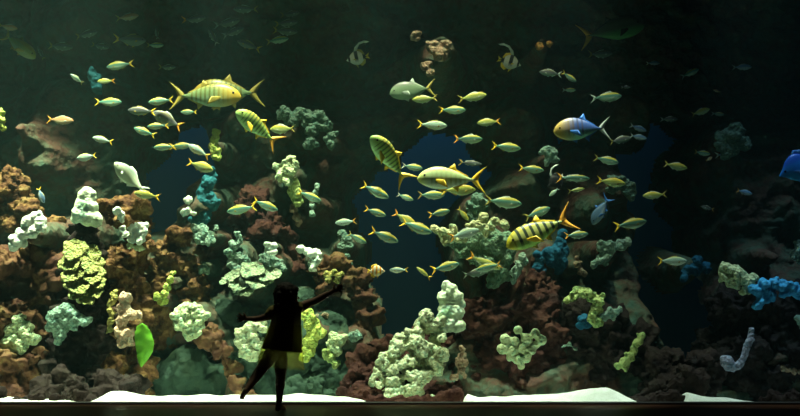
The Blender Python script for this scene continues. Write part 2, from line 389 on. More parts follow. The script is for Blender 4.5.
def plate_coral(name, label, cat, plates, Y, mat, seed=1, support=None, part='plate'):
    """plates: (px, py, half width px, tilt towards viewer deg, roll deg, depth offset) - each ruffled plate is a part"""
    rr = random.Random(seed); s = S(Y); c = at(plates[-1][0], plates[-1][1], Y)
    root = empty(name, c); tag(root, label, cat)
    for k, (px, py, w, tilt, roll, dy) in enumerate(plates):
        bm = bmesh.new(); NR, NS = 7, 40; a = w * s; ph = rr.random() * 6; grid = []
        for side in (1, -1):
            ring = []
            for i in range(NR + 1):
                t = i / NR; row = []
                for j in range(NS):
                    an = 2 * PI * j / NS
                    rad = a * t * (1 + 0.10 * math.sin(3 * an + ph) * t + 0.06 * math.sin(7 * an + ph * 2) * t)
                    z = a * (0.14 * t * t + 0.06 * t * math.sin(5 * an + ph) + 0.035 * t * math.sin(11 * an + ph)) + side * a * 0.07 * math.sqrt(max(0, 1 - t ** 3))
                    row.append(bm.verts.new((rad * math.cos(an), rad * 0.95 * math.sin(an), z)))
                ring.append(row)
            for i in range(NR):
                for j in range(NS):
                    q = (ring[i][j], ring[i][(j + 1) % NS], ring[i + 1][(j + 1) % NS], ring[i + 1][j])
                    bm.faces.new(q if side < 0 else q[::-1])
            grid.append(ring)
        for j in range(NS):
            q = (grid[0][NR][j], grid[0][NR][(j + 1) % NS], grid[1][NR][(j + 1) % NS], grid[1][NR][j]); bm.faces.new(q)
        bmesh.ops.remove_doubles(bm, verts=bm.verts, dist=1e-5); bmesh.ops.recalc_face_normals(bm, faces=bm.faces)
        me = to_mesh(bm, part); rough_up(me, [(a * 0.10, 4 / a * 0.5), (a * 0.05, 10 / a * 0.5)], seed + k)
        o = link(part, me, root, M[mat])
        o.location = at(px, py, Y + dy) - c; o.rotation_euler = (R(tilt), R(roll), rr.uniform(-0.4, 0.4))
    if support: carry(*support, Y, 0.02)
    return root

# ------------------------------------------------------------------ fish
def spl(pts, x):
    """smooth interpolation through (x, v) points, x ascending"""
    for i in range(len(pts) - 1):
        if x <= pts[i + 1][0]:
            x0, v0 = pts[i]; x1, v1 = pts[i + 1]; t = (x - x0) / (x1 - x0)
            mL = (v1 - pts[i - 1][1]) / (x1 - pts[i - 1][0]) if i > 0 else (v1 - v0) / (x1 - x0)
            mR = (pts[i + 2][1] - v0) / (pts[i + 2][0] - x0) if i + 2 < len(pts) else (v1 - v0) / (x1 - x0)
            h = x1 - x0; t2, t3 = t * t, t * t * t
            return (2 * t3 - 3 * t2 + 1) * v0 + (t3 - 2 * t2 + t) * h * mL + (-2 * t3 + 3 * t2) * v1 + (t3 - t2) * h * mR
    return pts[-1][1]

def fish_body(top, bot, width, bend, n=26, seg=18):
    bm = bmesh.new(); x0, x1 = top[0][0], top[-1][0]; rings = []
    for i in range(n + 1):
        t = i / n; t = 0.5 - 0.5 * math.cos(PI * t) if t > 0.5 else t
        x = x0 + (x1 - x0) * t; a = spl(top, x); b_ = spl(bot, x); cz = (a + b_) / 2; hh = max(0.0015, (a - b_) / 2)
        w = max(0.0015, spl(width, x)); cy = bend * max(0, 0.15 - x) ** 2
        rings.append([bm.verts.new((x, cy + w * math.copysign(abs(math.cos(u)) ** 0.9, math.cos(u)), cz + hh * math.sin(u))) for u in (2 * PI * k / seg for k in range(seg))])
    for i in range(n):
        for k in range(seg): bm.faces.new((rings[i][k], rings[i][(k + 1) % seg], rings[i + 1][(k + 1) % seg], rings[i + 1][k]))
    bm.faces.new(rings[0]); bm.faces.new(rings[-1]); bmesh.ops.recalc_face_normals(bm, faces=bm.faces)
    return to_mesh(bm, 'body')

def fin(outline, bend, th=0.008, name='fin', sub=3):
    """thin fin in the body plane from an outline of (x, z); thickness tapers to the rim"""
    bm = bmesh.new(); pts = []
    n = len(outline)
    for i in range(n):
        p0, p1, p2, p3 = (Vector(outline[(i + k - 1) % n]) for k in range(4))
        pts.append(p1)
    cx = sum(p[0] for p in pts) / n; cz = sum(p[1] for p in pts) / n
    def V(x, y, z): return bm.verts.new((x, y + bend * max(0, 0.15 - x) ** 2, z))
    rim = [V(p[0], 0, p[1]) for p in pts]
    for s in (1, -1):
        inner = [V(p[0] * 0.75 + cx * 0.25, s * th * 0.5, p[1] * 0.75 + cz * 0.25) for p in pts]
        for i in range(n):
            j = (i + 1) % n; bm.faces.new((rim[i], rim[j], inner[j], inner[i]))
        f = bm.faces.new(inner); bmesh.ops.triangulate(bm, faces=[f])
    bmesh.ops.recalc_face_normals(bm, faces=bm.faces)
    return to_mesh(bm, name)

def tailfin(x0, xt, xn, h0, ht, bend, th=0.010):
    """forked tail as two curved lobes: root x0, tips at (xt, +-ht), notch xn"""
    bm = bmesh.new()
    for s in (1, -1):
        n = 9; A, B = [], []
        for i in range(n + 1):
            t = i / n
            lead = Vector((x0 + (xt - x0) * (t ** 1.15), 0, s * (h0 + (ht - h0) * t ** 0.9)))
            trail = Vector((xn + (xt - xn) * t ** 1.5, 0, s * (ht * t ** 1.1)))
            A.append(lead); B.append(trail)
        off = lambda p, y: (p.x, y + bend * max(0, 0.15 - p.x) ** 2, p.z)
        ra = [bm.verts.new(off(p, 0)) for p in A]; rb = [bm.verts.new(off(p, 0)) for p in B[:-1]] + [None]; rb[-1] = ra[-1]
        for sd in (1, -1):
            mid = [bm.verts.new(off((A[i] + B[i]) / 2, sd * th * 0.5 * (1 - 0.7 * i / n))) for i in range(n)] + [ra[-1]]
            for i in range(n):
                for P, Q in ((ra, mid), (mid, rb)):
                    f = [P[i], P[i + 1], Q[i + 1], Q[i]]; f2 = []
                    for v in f:
                        if v not in f2: f2.append(v)
                    if len(f2) > 2:
                        try: bm.faces.new(f2)
                        except ValueError: pass
    bmesh.ops.recalc_face_normals(bm, faces=bm.faces)
    return to_mesh(bm, 'tail_fin')

def species(top, bot, width, tail, dorsal, anal, pect, eye, bend=0.0, pelvic=None, extra=None):
    d = {}
    d['body'] = [fish_body(top, bot, width, bend)]
    d['tail_fin'] = [tailfin(*tail, bend)]
    d['dorsal_fin'] = [fin(dorsal, bend, name='dorsal_fin')]
    d['anal_fin'] = [fin(anal, bend, name='anal_fin')]
    px, pz, pl, py = pect; pf = []
    for s in (1, -1):
        me = fin([(0, 0.012), (-pl * 0.55, 0.03 * pl / 0.12), (-pl, -0.02), (-pl * 0.5, -0.025), (0, -0.012)], 0, th=0.005, name='pectoral_fin')
        me.transform(Matrix.Translation((px, s * py, pz)) @ Matrix.Rotation(-s * R(28), 4, 'Z') @ Matrix.Rotation(R(-25), 4, 'Y')); pf.append(me)
    d['pectoral_fin'] = pf
    if pelvic:
        d['pelvic_fin'] = [fin(pelvic, 0, name='pelvic_fin')]
    if extra: d['banner'] = [fin(extra, 0, th=0.012, name='banner')]
    ex, ez, er, ey = eye; es = []
    for s in (1, -1):
        bm = bmesh.new(); ball(bm, (ex, s * ey, ez), er, (1, 0.5, 1)); es.append(to_mesh(bm, 'eye'))
    d['eye'] = es
    return d

FUS_TOP = [(-0.33, 0.020), (-0.25, 0.032), (-0.10, 0.078), (0.10, 0.112), (0.28, 0.100), (0.41, 0.058), (0.48, 0.020), (0.50, 0.0)]
FUS_BOT = [(-0.33, -0.020), (-0.25, -0.034), (-0.10, -0.085), (0.10, -0.122), (0.28, -0.105), (0.41, -0.060), (0.48, -0.024), (0.50, -0.004)]
FUS_W = [(-0.33, 0.010), (-0.1, 0.042), (0.1, 0.062), (0.3, 0.058), (0.44, 0.032), (0.50, 0.004)]
def fusilier(bend, k=1.0):
    sc = lambda L_: [(x, v * k) for x, v in L_]
    return species(sc(FUS_TOP), sc(FUS_BOT), FUS_W, (-0.30, -0.50, -0.385, 0.022, 0.16),
                   [(0.20, 0.095 * k), (0.16, 0.135 * k), (0.02, 0.125 * k), (-0.18, 0.078), (-0.20, 0.048), (0.0, 0.085 * k)],
                   [(-0.02, -0.10 * k), (-0.06, -0.128 * k), (-0.20, -0.078), (-0.20, -0.045), (-0.10, -0.075)],
                   (0.26, -0.02, 0.11, 0.050), (0.40, 0.012, 0.017, 0.036), bend,
                   pelvic=[(0.18, -0.105 * k), (0.10, -0.15 * k), (0.06, -0.105 * k)])
TR_TOP = [(-0.31, 0.014), (-0.24, 0.030), (-0.08, 0.105), (0.10, 0.165), (0.26, 0.168), (0.38, 0.125), (0.46, 0.065), (0.49, 0.015), (0.50, -0.01)]
TR_BOT = [(-0.31, -0.014), (-0.24, -0.030), (-0.08, -0.100), (0.10, -0.152), (0.26, -0.150), (0.38, -0.115), (0.46, -0.072), (0.49, -0.042), (0.50, -0.02)]
TR_W = [(-0.31, 0.010), (-0.1, 0.045), (0.1, 0.075), (0.3, 0.075), (0.44, 0.045), (0.50, 0.006)]
def trevally(bend, k=1.0):
    sc = lambda L_: [(x, v * k) for x, v in L_]
    return species(sc(TR_TOP), sc(TR_BOT), TR_W, (-0.28, -0.50, -0.375, 0.016, 0.205),
                   [(0.06, 0.155 * k), (-0.03, 0.225 * k), (-0.05, 0.145 * k), (-0.24, 0.050), (-0.22, 0.025), (-0.05, 0.10 * k)],
                   [(-0.02, -0.125 * k), (-0.09, -0.19 * k), (-0.10, -0.115 * k), (-0.24, -0.045), (-0.22, -0.025), (-0.08, -0.09 * k)],
                   (0.24, -0.03, 0.24, 0.070), (0.395, 0.035, 0.019, 0.052), bend,
                   pelvic=[(0.22, -0.145 * k), (0.12, -0.20 * k), (0.10, -0.14 * k)])
def ovalfish(bend, snout=0.0, banner=False):
    t = [(-0.33, 0.03), (-0.26, 0.10), (-0.10, 0.27), (0.10, 0.32), (0.27, 0.22), (0.38, 0.10), (0.46, 0.03), (0.50, 0.0)]
    b_ = [(-0.33, -0.03), (-0.26, -0.10), (-0.10, -0.26), (0.10, -0.29), (0.27, -0.20), (0.38, -0.10), (0.46, -0.05), (0.50, -0.03)]
    w = [(-0.33, 0.012), (-0.1, 0.06), (0.15, 0.085), (0.35, 0.05), (0.50, 0.01)]
    return species(t, b_, w, (-0.31, -0.50, -0.44, 0.03, 0.13),
                   [(0.12, 0.30), (0.0, 0.40), (-0.22, 0.33), (-0.31, 0.12), (-0.25, 0.08), (-0.1, 0.24)],
                   [(0.0, -0.27), (-0.12, -0.38), (-0.28, -0.28), (-0.31, -0.12), (-0.25, -0.08), (-0.1, -0.22)],
                   (0.2, -0.04, 0.16, 0.08), (0.36, 0.03, 0.028, 0.045), bend,
                   pelvic=[(0.18, -0.25), (0.06, -0.42), (0.05, -0.27)],
                   extra=[(0.14, 0.28), (0.06, 0.48), (-0.16, 0.66), (-0.42, 0.70), (-0.62, 0.60), (-0.42, 0.64), (-0.16, 0.58), (-0.02, 0.40), (0.02, 0.30)] if banner else None)
SPEC = {}
for bi, bd in enumerate((0.0, 0.28, -0.30)):
    SPEC['fus%d' % bi] = fusilier(bd, 1.28); SPEC['slim%d' % bi] = fusilier(bd, 0.9); SPEC['deep%d' % bi] = fusilier(bd, 1.55)
SPEC['trev0'] = trevally(0.0); SPEC['trev1'] = trevally(0.35); SPEC['trev2'] = trevally(-0.3, 1.18); SPEC['trev3'] = trevally(0.2, 0.95)
SPEC['oval'] = ovalfish(0.0); SPEC['banner'] = ovalfish(0.0, banner=True); SPEC['rabbit'] = fusilier(0.5, 1.55); SPEC['tangbody'] = ovalfish(0.1)

def fish(kind, name, label, px, py, ln, face, tilt, Y, skin='fus', tail='yfin', fins=None, yaw=0, roll=0, cat='fish', group=None):
    """one fish, ln px long, facing L or R, nose up by tilt degrees, yaw towards the viewer"""
    s = ln * S(Y) / max(0.5, math.cos(R(yaw)))
    root = empty(name, at(px, py, Y)); fins = fins or tail
    if face == 'R': rot = Matrix.Rotation(-R(tilt), 3, 'Y') @ Matrix.Rotation(-R(yaw), 3, 'Z')
    else: rot = Matrix.Rotation(R(tilt), 3, 'Y') @ Matrix.Rotation(PI + R(yaw), 3, 'Z')
    rot = rot @ Matrix.Rotation(R(roll), 3, 'X')
    root.rotation_euler = rot.to_euler(); root.scale = (s, s, s)
    for part, ms in SPEC[kind].items():
        for me in ms:
            key = {'body': skin, 'tail_fin': tail, 'eye': 'eye', 'banner': 'wfin'}.get(part, fins)
            nm = me.name.split('.')[0]
            o = bpy.data.objects.new(part, me)
            if not me.materials: me.materials.append(M['eye'])
            C.objects.link(o); o.parent = root
            o.material_slots[0].link = 'OBJECT'; o.material_slots[0].material = M[key]
            if len(me.polygons) and not me.polygons[0].use_smooth:
                for p in me.polygons: p.use_smooth = True
    return tag(root, label, cat, group)
# ------------------------------------------------------------------ the child
YC = -0.47; KC = S(YC)
def cp(px, py, dy=0.0): return at(px, py, YC + dy)

def build_child():
    foot = cp(279, 409); origin = Vector((foot.x, YC, 0))
    root = empty('person', origin)
    tag(root, 'small child in a sheer-hemmed dress, arms flung wide, one leg kicked back, before the tank', 'person')
    bm = bmesh.new(); k = KC
    # torso
    limb(bm, [(cp(276, 352), 11.0 * k), (cp(279, 342), 10.2 * k), (cp(283, 331), 9.5 * k), (cp(286, 320), 9.2 * k), (cp(288, 313), 7.5 * k)])
    ball(bm, cp(280, 316), 7.5 * k, (1, 0.8, 1)); ball(bm, cp(294, 312), 7.3 * k, (1, 0.8, 1))
    limb(bm, [(cp(289, 313), 4.6 * k), (cp(289, 304), 4.4 * k)]); limb(bm, [(cp(283, 311), 5 * k), (cp(285, 302), 5 * k)])
    # head: cranium, jaw, cheeks, brow, nose, lips, chin, ears; it looks to the side the raised arm points to
    ball(bm, cp(286, 294, 0.0), 10.6 * k, (1.0, 0.88, 1.0), sub=3)
    ball(bm, cp(290.5, 299, 0.01), 7.0 * k, (1, 0.85, 0.95)); ball(bm, cp(291.5, 302, 0.012), 5.6 * k, (1, 0.8, 0.8))
    for q, r in (((297.6, 297.6, 0.012), 1.5), ((298.6, 298.3, 0.012), 1.1), ((296.6, 301.4, 0.012), 1.5), ((296.4, 303.2, 0.012), 1.35), ((295.2, 306.0, 0.012), 2.0), ((295.8, 292.5, 0.008), 2.3)):
        ball(bm, cp(*q), r * k)
    for dy in (-0.062, 0.078): ball(bm, cp(286.5, 297.5, dy), 2.3 * k, (0.7, 0.4, 1.2))
    # raised arm, with palm and five spread fingers
    limb(bm, [(cp(296, 310), 6.2 * k), (cp(302, 306.5, .01), 5.2 * k), (cp(316, 300.5, .02), 3.9 * k), (cp(324, 296, .02), 3.6 * k), (cp(332.5, 291.5, .015), 2.2 * k)])
    limb(bm, [(cp(332.5, 291.5, .015), 2.3 * k), (cp(336.5, 289.8, .015), 2.7 * k)])
    ball(bm, cp(336.4, 289.9, .015), 3.2 * k, (1, 0.5, 0.95))
    fr = 0.95 * k
    for a in ([(337, 287.6), (339, 285.6), (341.2, 284.4)], [(338, 288.4), (341, 286.6), (343.2, 286.0)], [(338.4, 289.6), (341.6, 288.8), (343.8, 289.0)], [(338, 291), (340.6, 291.4), (342.6, 292.4)]):
        limb(bm, [(cp(336.4, 289.9, .015), fr * 1.25), (cp(*a[0], .012), fr * 1.2), (cp(*a[1], .004), fr * 1.05), (cp(*a[2], -.006), fr * 0.85)], step=0.6)
    limb(bm, [(cp(334.2, 289.2, .012), fr * 1.4), (cp(333.8, 286.6, .0), fr * 1.2), (cp(334.8, 284.6, -.006), fr)], step=0.6)
    # lowered arm
    limb(bm, [(cp(277, 313), 6.0 * k), (cp(270.5, 315.5, .0), 4.4 * k), (cp(261, 318.5, .015), 3.4 * k), (cp(255, 319.2, .02), 3.1 * k), (cp(247.5, 318.6, .01), 2.0 * k)])
    ball(bm, cp(244.2, 317.8, .01), 2.9 * k, (1, 0.5, 0.85))
    for a in ([(242.6, 320), (240.6, 321.2), (238.8, 322)], [(241.8, 318.8), (239.4, 319.2), (237.4, 319.4)], [(241.6, 317.4), (239.4, 316.8), (237.4, 316.2)], [(242.2, 316), (240.6, 314.8), (239.2, 313.6)]):
        limb(bm, [(cp(244.2, 317.8, .01), fr * 1.25), (cp(*a[0], .008), fr * 1.2), (cp(*a[1], .0), fr * 1.0), (cp(*a[2], -.006), fr * 0.85)], step=0.6)
    limb(bm, [(cp(245.6, 316.8, .01), fr * 1.4), (cp(244.8, 314.6, .0), fr * 1.15), (cp(243.6, 313.2, -.004), fr)], step=0.6)
    # standing leg and foot
    limb(bm, [(cp(279, 352), 8.4 * k), (cp(281, 364), 7.2 * k), (cp(280.7, 376, -.005), 5.2 * k), (cp(280.3, 384), 5.1 * k), (cp(279.6, 393), 3.8 * k), (cp(279.2, 401), 3.2 * k)])
    z0 = 0.0
    heel = Vector((cp(278.2, 405).x, YC - 0.015, 0.021)); toe = Vector((cp(282.0, 405).x, YC + 0.075, 0.017))
    limb(bm, [(cp(279.2, 401), 2.9 * k), (heel, 0.020)]); limb(bm, [(heel, 0.020), (heel.lerp(toe, 0.55) + Vector((0, 0, 0.006)), 0.021), (toe, 0.018)])
    limb(bm, [(cp(279.2, 402), 2.7 * k), (heel.lerp(toe, 0.5) + Vector((0, 0, 0.006)), 0.019)])
    dv = (toe - heel).normalized(); sd = Vector((dv.y, -dv.x, 0))
    for i, (o_, ln) in enumerate(((0.013, 0.016), (0.005, 0.018), (-0.002, 0.016), (-0.009, 0.013), (-0.015, 0.010))):
        rr = 0.0075 if i == (4 if True else 0) else 0.006
        limb(bm, [(toe + sd * o_ + Vector((0, 0, -.008)), rr), (toe + sd * o_ + dv * ln + Vector((0, 0, -0.0095)), rr * 0.9)], step=0.6)
    # kicked-back leg: knee bent a little, shin towards the viewer, sole up
    limb(bm, [(cp(273, 352), 8.4 * k), (cp(266.5, 362, -.01), 7.0 * k), (cp(260, 371, -.03), 5.6 * k), (cp(255, 378, -.06), 4.8 * k), (cp(249.5, 386, -.10), 3.5 * k), (cp(246, 391, -.12), 2.9 * k)])
    limb(bm, [(cp(245.6, 390.6, -.125), 2.8 * k), (cp(243.6, 394, -.12), 2.5 * k), (cp(242.2, 397, -.10), 2.4 * k)])
    for i in range(5):
        limb(bm, [(cp(240.8 + i * 0.75, 397.2, -.098), (1.0 if i else 1.15) * k * .8), (cp(240.6 + i * 0.75, 398.6, -.094), 0.75 * k)], step=0.6)
    me = remesh(bm, 'body', 0.0032, 3); me.transform(Matrix.Translation(-origin))
    link('body', me, root, M['skin'])
    for dy in (-0.012, 0.040):
        bm = bmesh.new(); ball(bm, cp(295.6, 296.2, dy) - origin, 1.2 * k); link('eye', to_mesh(bm, 'eye'), root, M['eye'])
    # bobbed hair: cap over the cranium with thick tousled locks
    bm = bmesh.new()
    ball(bm, cp(285.6, 293.6, -0.005), 12.2 * k, (1.0, 0.95, 0.97), sub=3); ball(bm, cp(282.5, 296, -.01), 8.8 * k, (0.9, 1.1, 1))
    ball(bm, cp(286, 297, -.025), 8.6 * k, (1, 0.9, 1)); ball(bm, cp(292, 290, 0), 7.0 * k, (1, 1.1, 0.8))
    rr = random.Random(3)
    for i in range(46):
        a = rr.uniform(0, 1); u = rr.uniform(-1, 1)
        top = cp(284 + u * 7, 286.5 + rr.uniform(0, 3) + abs(u) * 3, -0.03 * rr.random()); end = cp(284 + u * 7.8, 299 + rr.uniform(0, 5.0) - max(0, u) * 4, -0.055 - 0.02 * rr.random() if abs(u) < .8 else -0.02)
        mid = top.lerp(end, 0.5) + Vector((0.012 * u, -0.03, 0.006))
        limb(bm, [(top, 1.5 * k), (mid, 1.7 * k), (end, 1.0 * k)], step=0.7)
    limb(bm, [(cp(276, 298, -.01), 2.2 * k), (cp(275.2, 303, 0), 1.4 * k)])
    me = remesh(bm, 'hair', 0.0045, 1); rough_up(me, [(0.004, 60)], 2); me.transform(Matrix.Translation(-origin)); link('hair', me, root, M['hair'])
    # dress: rings (centre px, centre y, half width px, half depth m); folds deepen to the hem
    def cloth(rings, nf, fold, th, seed, name, mat, parent, open_top=True):
        bm = bmesh.new(); NS = 96; rows = []; rr = random.Random(seed); ph = rr.random() * 6
        fine = []
        for (a, b_) in zip(rings, rings[1:]):
            for i in range(5): t = i / 5; fine.append([x + (y - x) * t for x, y in zip(a, b_)])
        fine.append(list(rings[-1]))
        for side in (0, 1):
            rs = []
            for n_, (cx, cy, hw, hd, sl) in enumerate(fine):
                t = n_ / (len(fine) - 1); row = []
                for j in range(NS):
                    an = 2 * PI * j / NS
                    f = 1 + fold * t * (math.sin(nf * an + ph + 0.8 * t) * 0.6 + 0.4 * math.sin((nf * 2 + 1) * an + ph * 2))
                    c = cp(cx + hw * f * math.cos(an), cy + sl * math.cos(an)); r_ = 1 - side * th / 0.08
                    c0 = cp(cx, cy)
                    row.append(bm.verts.new((c0.x + (c.x - c0.x) * r_ - origin.x, YC - origin.y + hd * f * r_ * math.sin(an), c.z - origin.z)))
                rs.append(row)
            rows.append(rs)
        n = len(fine)
        for side in (0, 1):
            for i in range(n - 1):
                for j in range(NS):
                    bm.faces.new((rows[side][i][j], rows[side][i][(j + 1) % NS], rows[side][i + 1][(j + 1) % NS], rows[side][i + 1][j]))
        for i in (0, n - 1):
            for j in range(NS): bm.faces.new((rows[0][i][j], rows[0][i][(j + 1) % NS], rows[1][i][(j + 1) % NS], rows[1][i][j]))
        bmesh.ops.recalc_face_normals(bm, faces=bm.faces)
        return link(name, to_mesh(bm, name), parent, mat)
    bodice = cloth([(289, 306.5, 7, .045, 0), (287.5, 310, 14.0, .062, -2.0), (286.5, 316, 14.6, .078, 0), (285.5, 325, 15.3, .084, 0), (284, 336, 17.0, .090, 1), (282, 346, 19.0, .098, 2), (281.5, 350.5, 19.8, .104, 2.2)],
                   7, 0.05, 0.003, 4, 'dress', M['dress'], root)
    over = cloth([(285.5, 325, 16.4, .088, 0), (284, 336, 18.4, .096, 1), (282, 350, 20.8, .108, 2), (281.3, 360, 22.4, .118, 2.6), (281.2, 367, 23.4, .122, 2.8)],
                 8, 0.05, 0.0015, 9, 'overskirt', M['sheer'], bodice)
    over['label'] = 'sheer yellowish overskirt hanging below the lining'
    for name_, balls_ in (('sleeve', [(273.5, 311.5, 6.2), (270, 314, 5.4), (277, 310, 6.0)]), ('sleeve', [(299, 307.5, 5.8), (296, 309, 6.4)])):
        bm = bmesh.new()
        for (x, y, r) in balls_: ball(bm, cp(x, y), r * k, (1, 1.1, 1), sub=3)
        me = remesh(bm, 'sleeve', 0.006, 2); rough_up(me, [(0.006, 40)], 3); me.transform(Matrix.Translation(-origin)); link('sleeve', me, bodice, M['dress'])

M['skin'] = plain('child_skin', (0.30, 0.17, 0.11), 0.6)
M['hair'] = plain('dark_hair', (0.008, 0.005, 0.004), 0.7)
def cloth_mat(name, col, tcol, f_trans, f_sheer):
    m, nt, b = nodes(name); L = nt.links
    b.inputs['Base Color'].default_value = (*col, 1); b.inputs['Roughness'].default_value = 0.9
    tl = N(nt, 'ShaderNodeBsdfTranslucent'); tl.inputs['Color'].default_value = (*tcol, 1)
    tp = N(nt, 'ShaderNodeBsdfTransparent'); tp.inputs['Color'].default_value = (*tcol, 1)
    m1 = N(nt, 'ShaderNodeMixShader'); m1.inputs[0].default_value = f_trans; L.new(b.outputs[0], m1.inputs[1]); L.new(tl.outputs[0], m1.inputs[2])
    m2 = N(nt, 'ShaderNodeMixShader'); m2.inputs[0].default_value = f_sheer; L.new(m1.outputs[0], m2.inputs[1]); L.new(tp.outputs[0], m2.inputs[2])
    L.new(m2.outputs[0], nt.nodes['Material Output'].inputs['Surface'])
    return m
M['dress'] = cloth_mat('yellow_dress_cloth', (0.30, 0.24, 0.07), (0.6, 0.5, 0.12), 0.06, 0.0)
M['sheer'] = cloth_mat('sheer_yellow_cloth', (0.5, 0.42, 0.10), (0.98, 0.97, 0.70), 0.85, 0.84)
build_child()
# ------------------------------------------------------------------ boulders and pillars
rock('low mottled boulder at the left edge below the white lumpy coral', [(-8, 275, 32, 0), (28, 262, 22, .1), (40, 285, 26, .1), (-2, 320, 34, 0), (30, 330, 24, .1), (10, 370, 40, .0), (40, 378, 20, .1), (-5, 395, 30, 0)], 0.95, 'rock', seed=2)
rock('dark pillar standing under the tall white cone coral', [(86, 232, 17, 0), (88, 255, 20, .05), (84, 280, 24, .05), (86, 310, 27, .05), (84, 345, 30, 0), (82, 380, 34, -.05), (80, 400, 34, -.1)], 1.0, 'rock_dark', seed=3)
rock('ochre arched rock crusted with five round white corals', [(120, 212, 16, 0), (135, 210, 12, .05), (140, 228, 13, .05), (138, 246, 16, 0), (128, 262, 20, 0), (122, 285, 24, 0), (128, 310, 22, 0), (126, 340, 24, 0), (122, 370, 26, -.05), (124, 396, 26, -.1), (108, 250, 12, .1), (104, 205, 7, 0)], 1.1, 'rock_ochre', seed=4)
rock('rusty sloping ledge behind the white lumpy coral', [(50, 232, 14, 0), (60, 246, 16, 0), (40, 245, 16, .1), (20, 215, 18, .25), (0, 205, 26, .3), (8, 180, 16, .3), (25, 195, 10, .3)], 1.35, 'rock_ochre', seed=5)
rock('brown knobbly rock under the small yellow corals', [(165, 248, 13, 0), (178, 240, 11, 0), (165, 272, 19, 0), (185, 270, 18, .05), (160, 300, 20, .0), (190, 295, 20, .05), (175, 325, 20, .1), (205, 322, 14, .1), (218, 345, 14, .15), (205, 250, 10, .2)], 1.35, 'rock_ochre', seed=6)
rock('dark crusty mound on the sand below the pink coral', [(112, 392, 18, 0), (128, 386, 14, 0), (95, 398, 14, 0), (70, 392, 20, 0), (50, 396, 16, 0)], 0.6, 'rock_dark', seed=7)
rock('long slanting brown rock edge beside the green plate coral heap', [(212, 335, 8, 0), (220, 352, 9, 0), (228, 368, 8, 0), (236, 384, 8, 0), (246, 398, 9, 0)], 1.0, 'rock', vox=0.016, seed=8)
rock('rounded rock arch rising right of the raised arm', [(318, 272, 12, 0), (335, 268, 14, 0), (350, 280, 14, 0), (360, 298, 14, 0), (366, 318, 12, .0), (366, 338, 12, 0), (330, 288, 10, 0)], 1.5, 'rock', vox=0.016, seed=9)
rock('reddish boulder on the sand left of the big lettuce coral', [(352, 385, 15, 0), (368, 366, 17, 0), (385, 352, 12, .1), (372, 392, 16, -.1), (395, 380, 18, .1), (345, 398, 9, -.1)], 0.7, 'rock_red', seed=10)
rock('dark rock foot carrying the big lettuce coral', [(398, 400, 14, -.1), (425, 398, 18, -.05), (440, 375, 22, .15), (450, 396, 16, -.1), (415, 372, 26, .25), (430, 345, 18, .3), (455, 350, 14, .2), (456, 402, 9, -.2)], 0.98, 'rock_red', seed=11)
rock('long rust coloured boulder right of the lettuce column coral', [(485, 320, 24, 0), (505, 300, 22, .1), (530, 315, 24, .1), (495, 350, 26, 0), (525, 358, 28, 0), (552, 340, 24, .05), (482, 372, 18, 0), (555, 372, 18, .0), (520, 380, 16, -.05), (540, 292, 18, .15)], 1.15, 'rock_red', seed=12)
rock('dark boulder under the arched green coral', [(585, 322, 22, 0), (610, 320, 18, 0), (590, 350, 22, 0), (620, 350, 24, 0), (645, 365, 20, 0), (655, 385, 18, -.1), (600, 372, 16, 0), (640, 345, 16, 0)], 1.15, 'rock_dark', seed=13)
rock('black crusty mound between the two sand patches', [(668, 394, 20, 0), (690, 388, 16, .05), (645, 400, 12, 0), (700, 376, 22, .2), (672, 372, 20, .2)], 0.6, 'rock_dark', seed=14)
rock('dark rock slope under the blue and green corals by the right edge', [(740, 318, 30, .1), (775, 335, 36, .1), (800, 360, 36, 0), (745, 360, 30, 0), (775, 385, 26, -.1), (810, 315, 30, .1), (720, 385, 18, .1), (790, 402, 18, -.2), (715, 350, 22, .3)], 1.2, 'rock_dark', seed=15)
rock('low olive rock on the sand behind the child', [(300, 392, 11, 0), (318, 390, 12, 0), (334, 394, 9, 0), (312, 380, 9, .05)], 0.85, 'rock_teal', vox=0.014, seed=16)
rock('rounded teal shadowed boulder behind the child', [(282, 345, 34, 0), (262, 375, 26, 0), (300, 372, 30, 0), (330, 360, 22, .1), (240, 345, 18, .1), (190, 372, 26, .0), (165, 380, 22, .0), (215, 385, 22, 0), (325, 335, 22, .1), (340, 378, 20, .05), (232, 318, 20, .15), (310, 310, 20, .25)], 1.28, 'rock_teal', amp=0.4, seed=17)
rock('reddish ledge behind the pale lumps under the yellow coral knobs', [(250, 205, 16, .1), (270, 226, 14, 0), (255, 244, 12, .05), (285, 240, 12, 0), (300, 262, 12, 0), (236, 225, 12, .1), (240, 290, 14, .1), (265, 268, 18, .1)], 1.8, 'rock_red', seed=18)

rock('low dark rubble along the glass in the bottom left corner', [(0, 398, 9, 0), (18, 400, 8, 0), (38, 397, 9, 0), (58, 400, 8, 0), (76, 398, 9, 0), (88, 402, 5, 0)], 0.2, 'rock_dark', vox=0.014, amp=0.5, seed=21)
rock('dark red rubble along the glass between the child and the huge lettuce coral', [(352, 400, 7, 0), (364, 397, 9, 0), (380, 401, 9, 0), (398, 402, 9, 0), (414, 404, 9, 0), (428, 402, 9, 0), (442, 399, 9, 0), (456, 397, 9, 0)], 0.24, 'rock_red', vox=0.014, amp=0.4, seed=22)
rock('black rubble along the glass between the two right sand patches', [(645, 402, 6, 0), (658, 397, 9, 0), (672, 398, 9, 0), (684, 402, 6, 0)], 0.22, 'rock_dark', vox=0.014, amp=0.5, seed=23)
rock('black rubble along the glass in the bottom right corner', [(762, 402, 6, 0), (775, 398, 9, 0), (792, 397, 10, 0), (810, 398, 10, 0)], 0.22, 'rock_dark', vox=0.014, amp=0.5, seed=24)
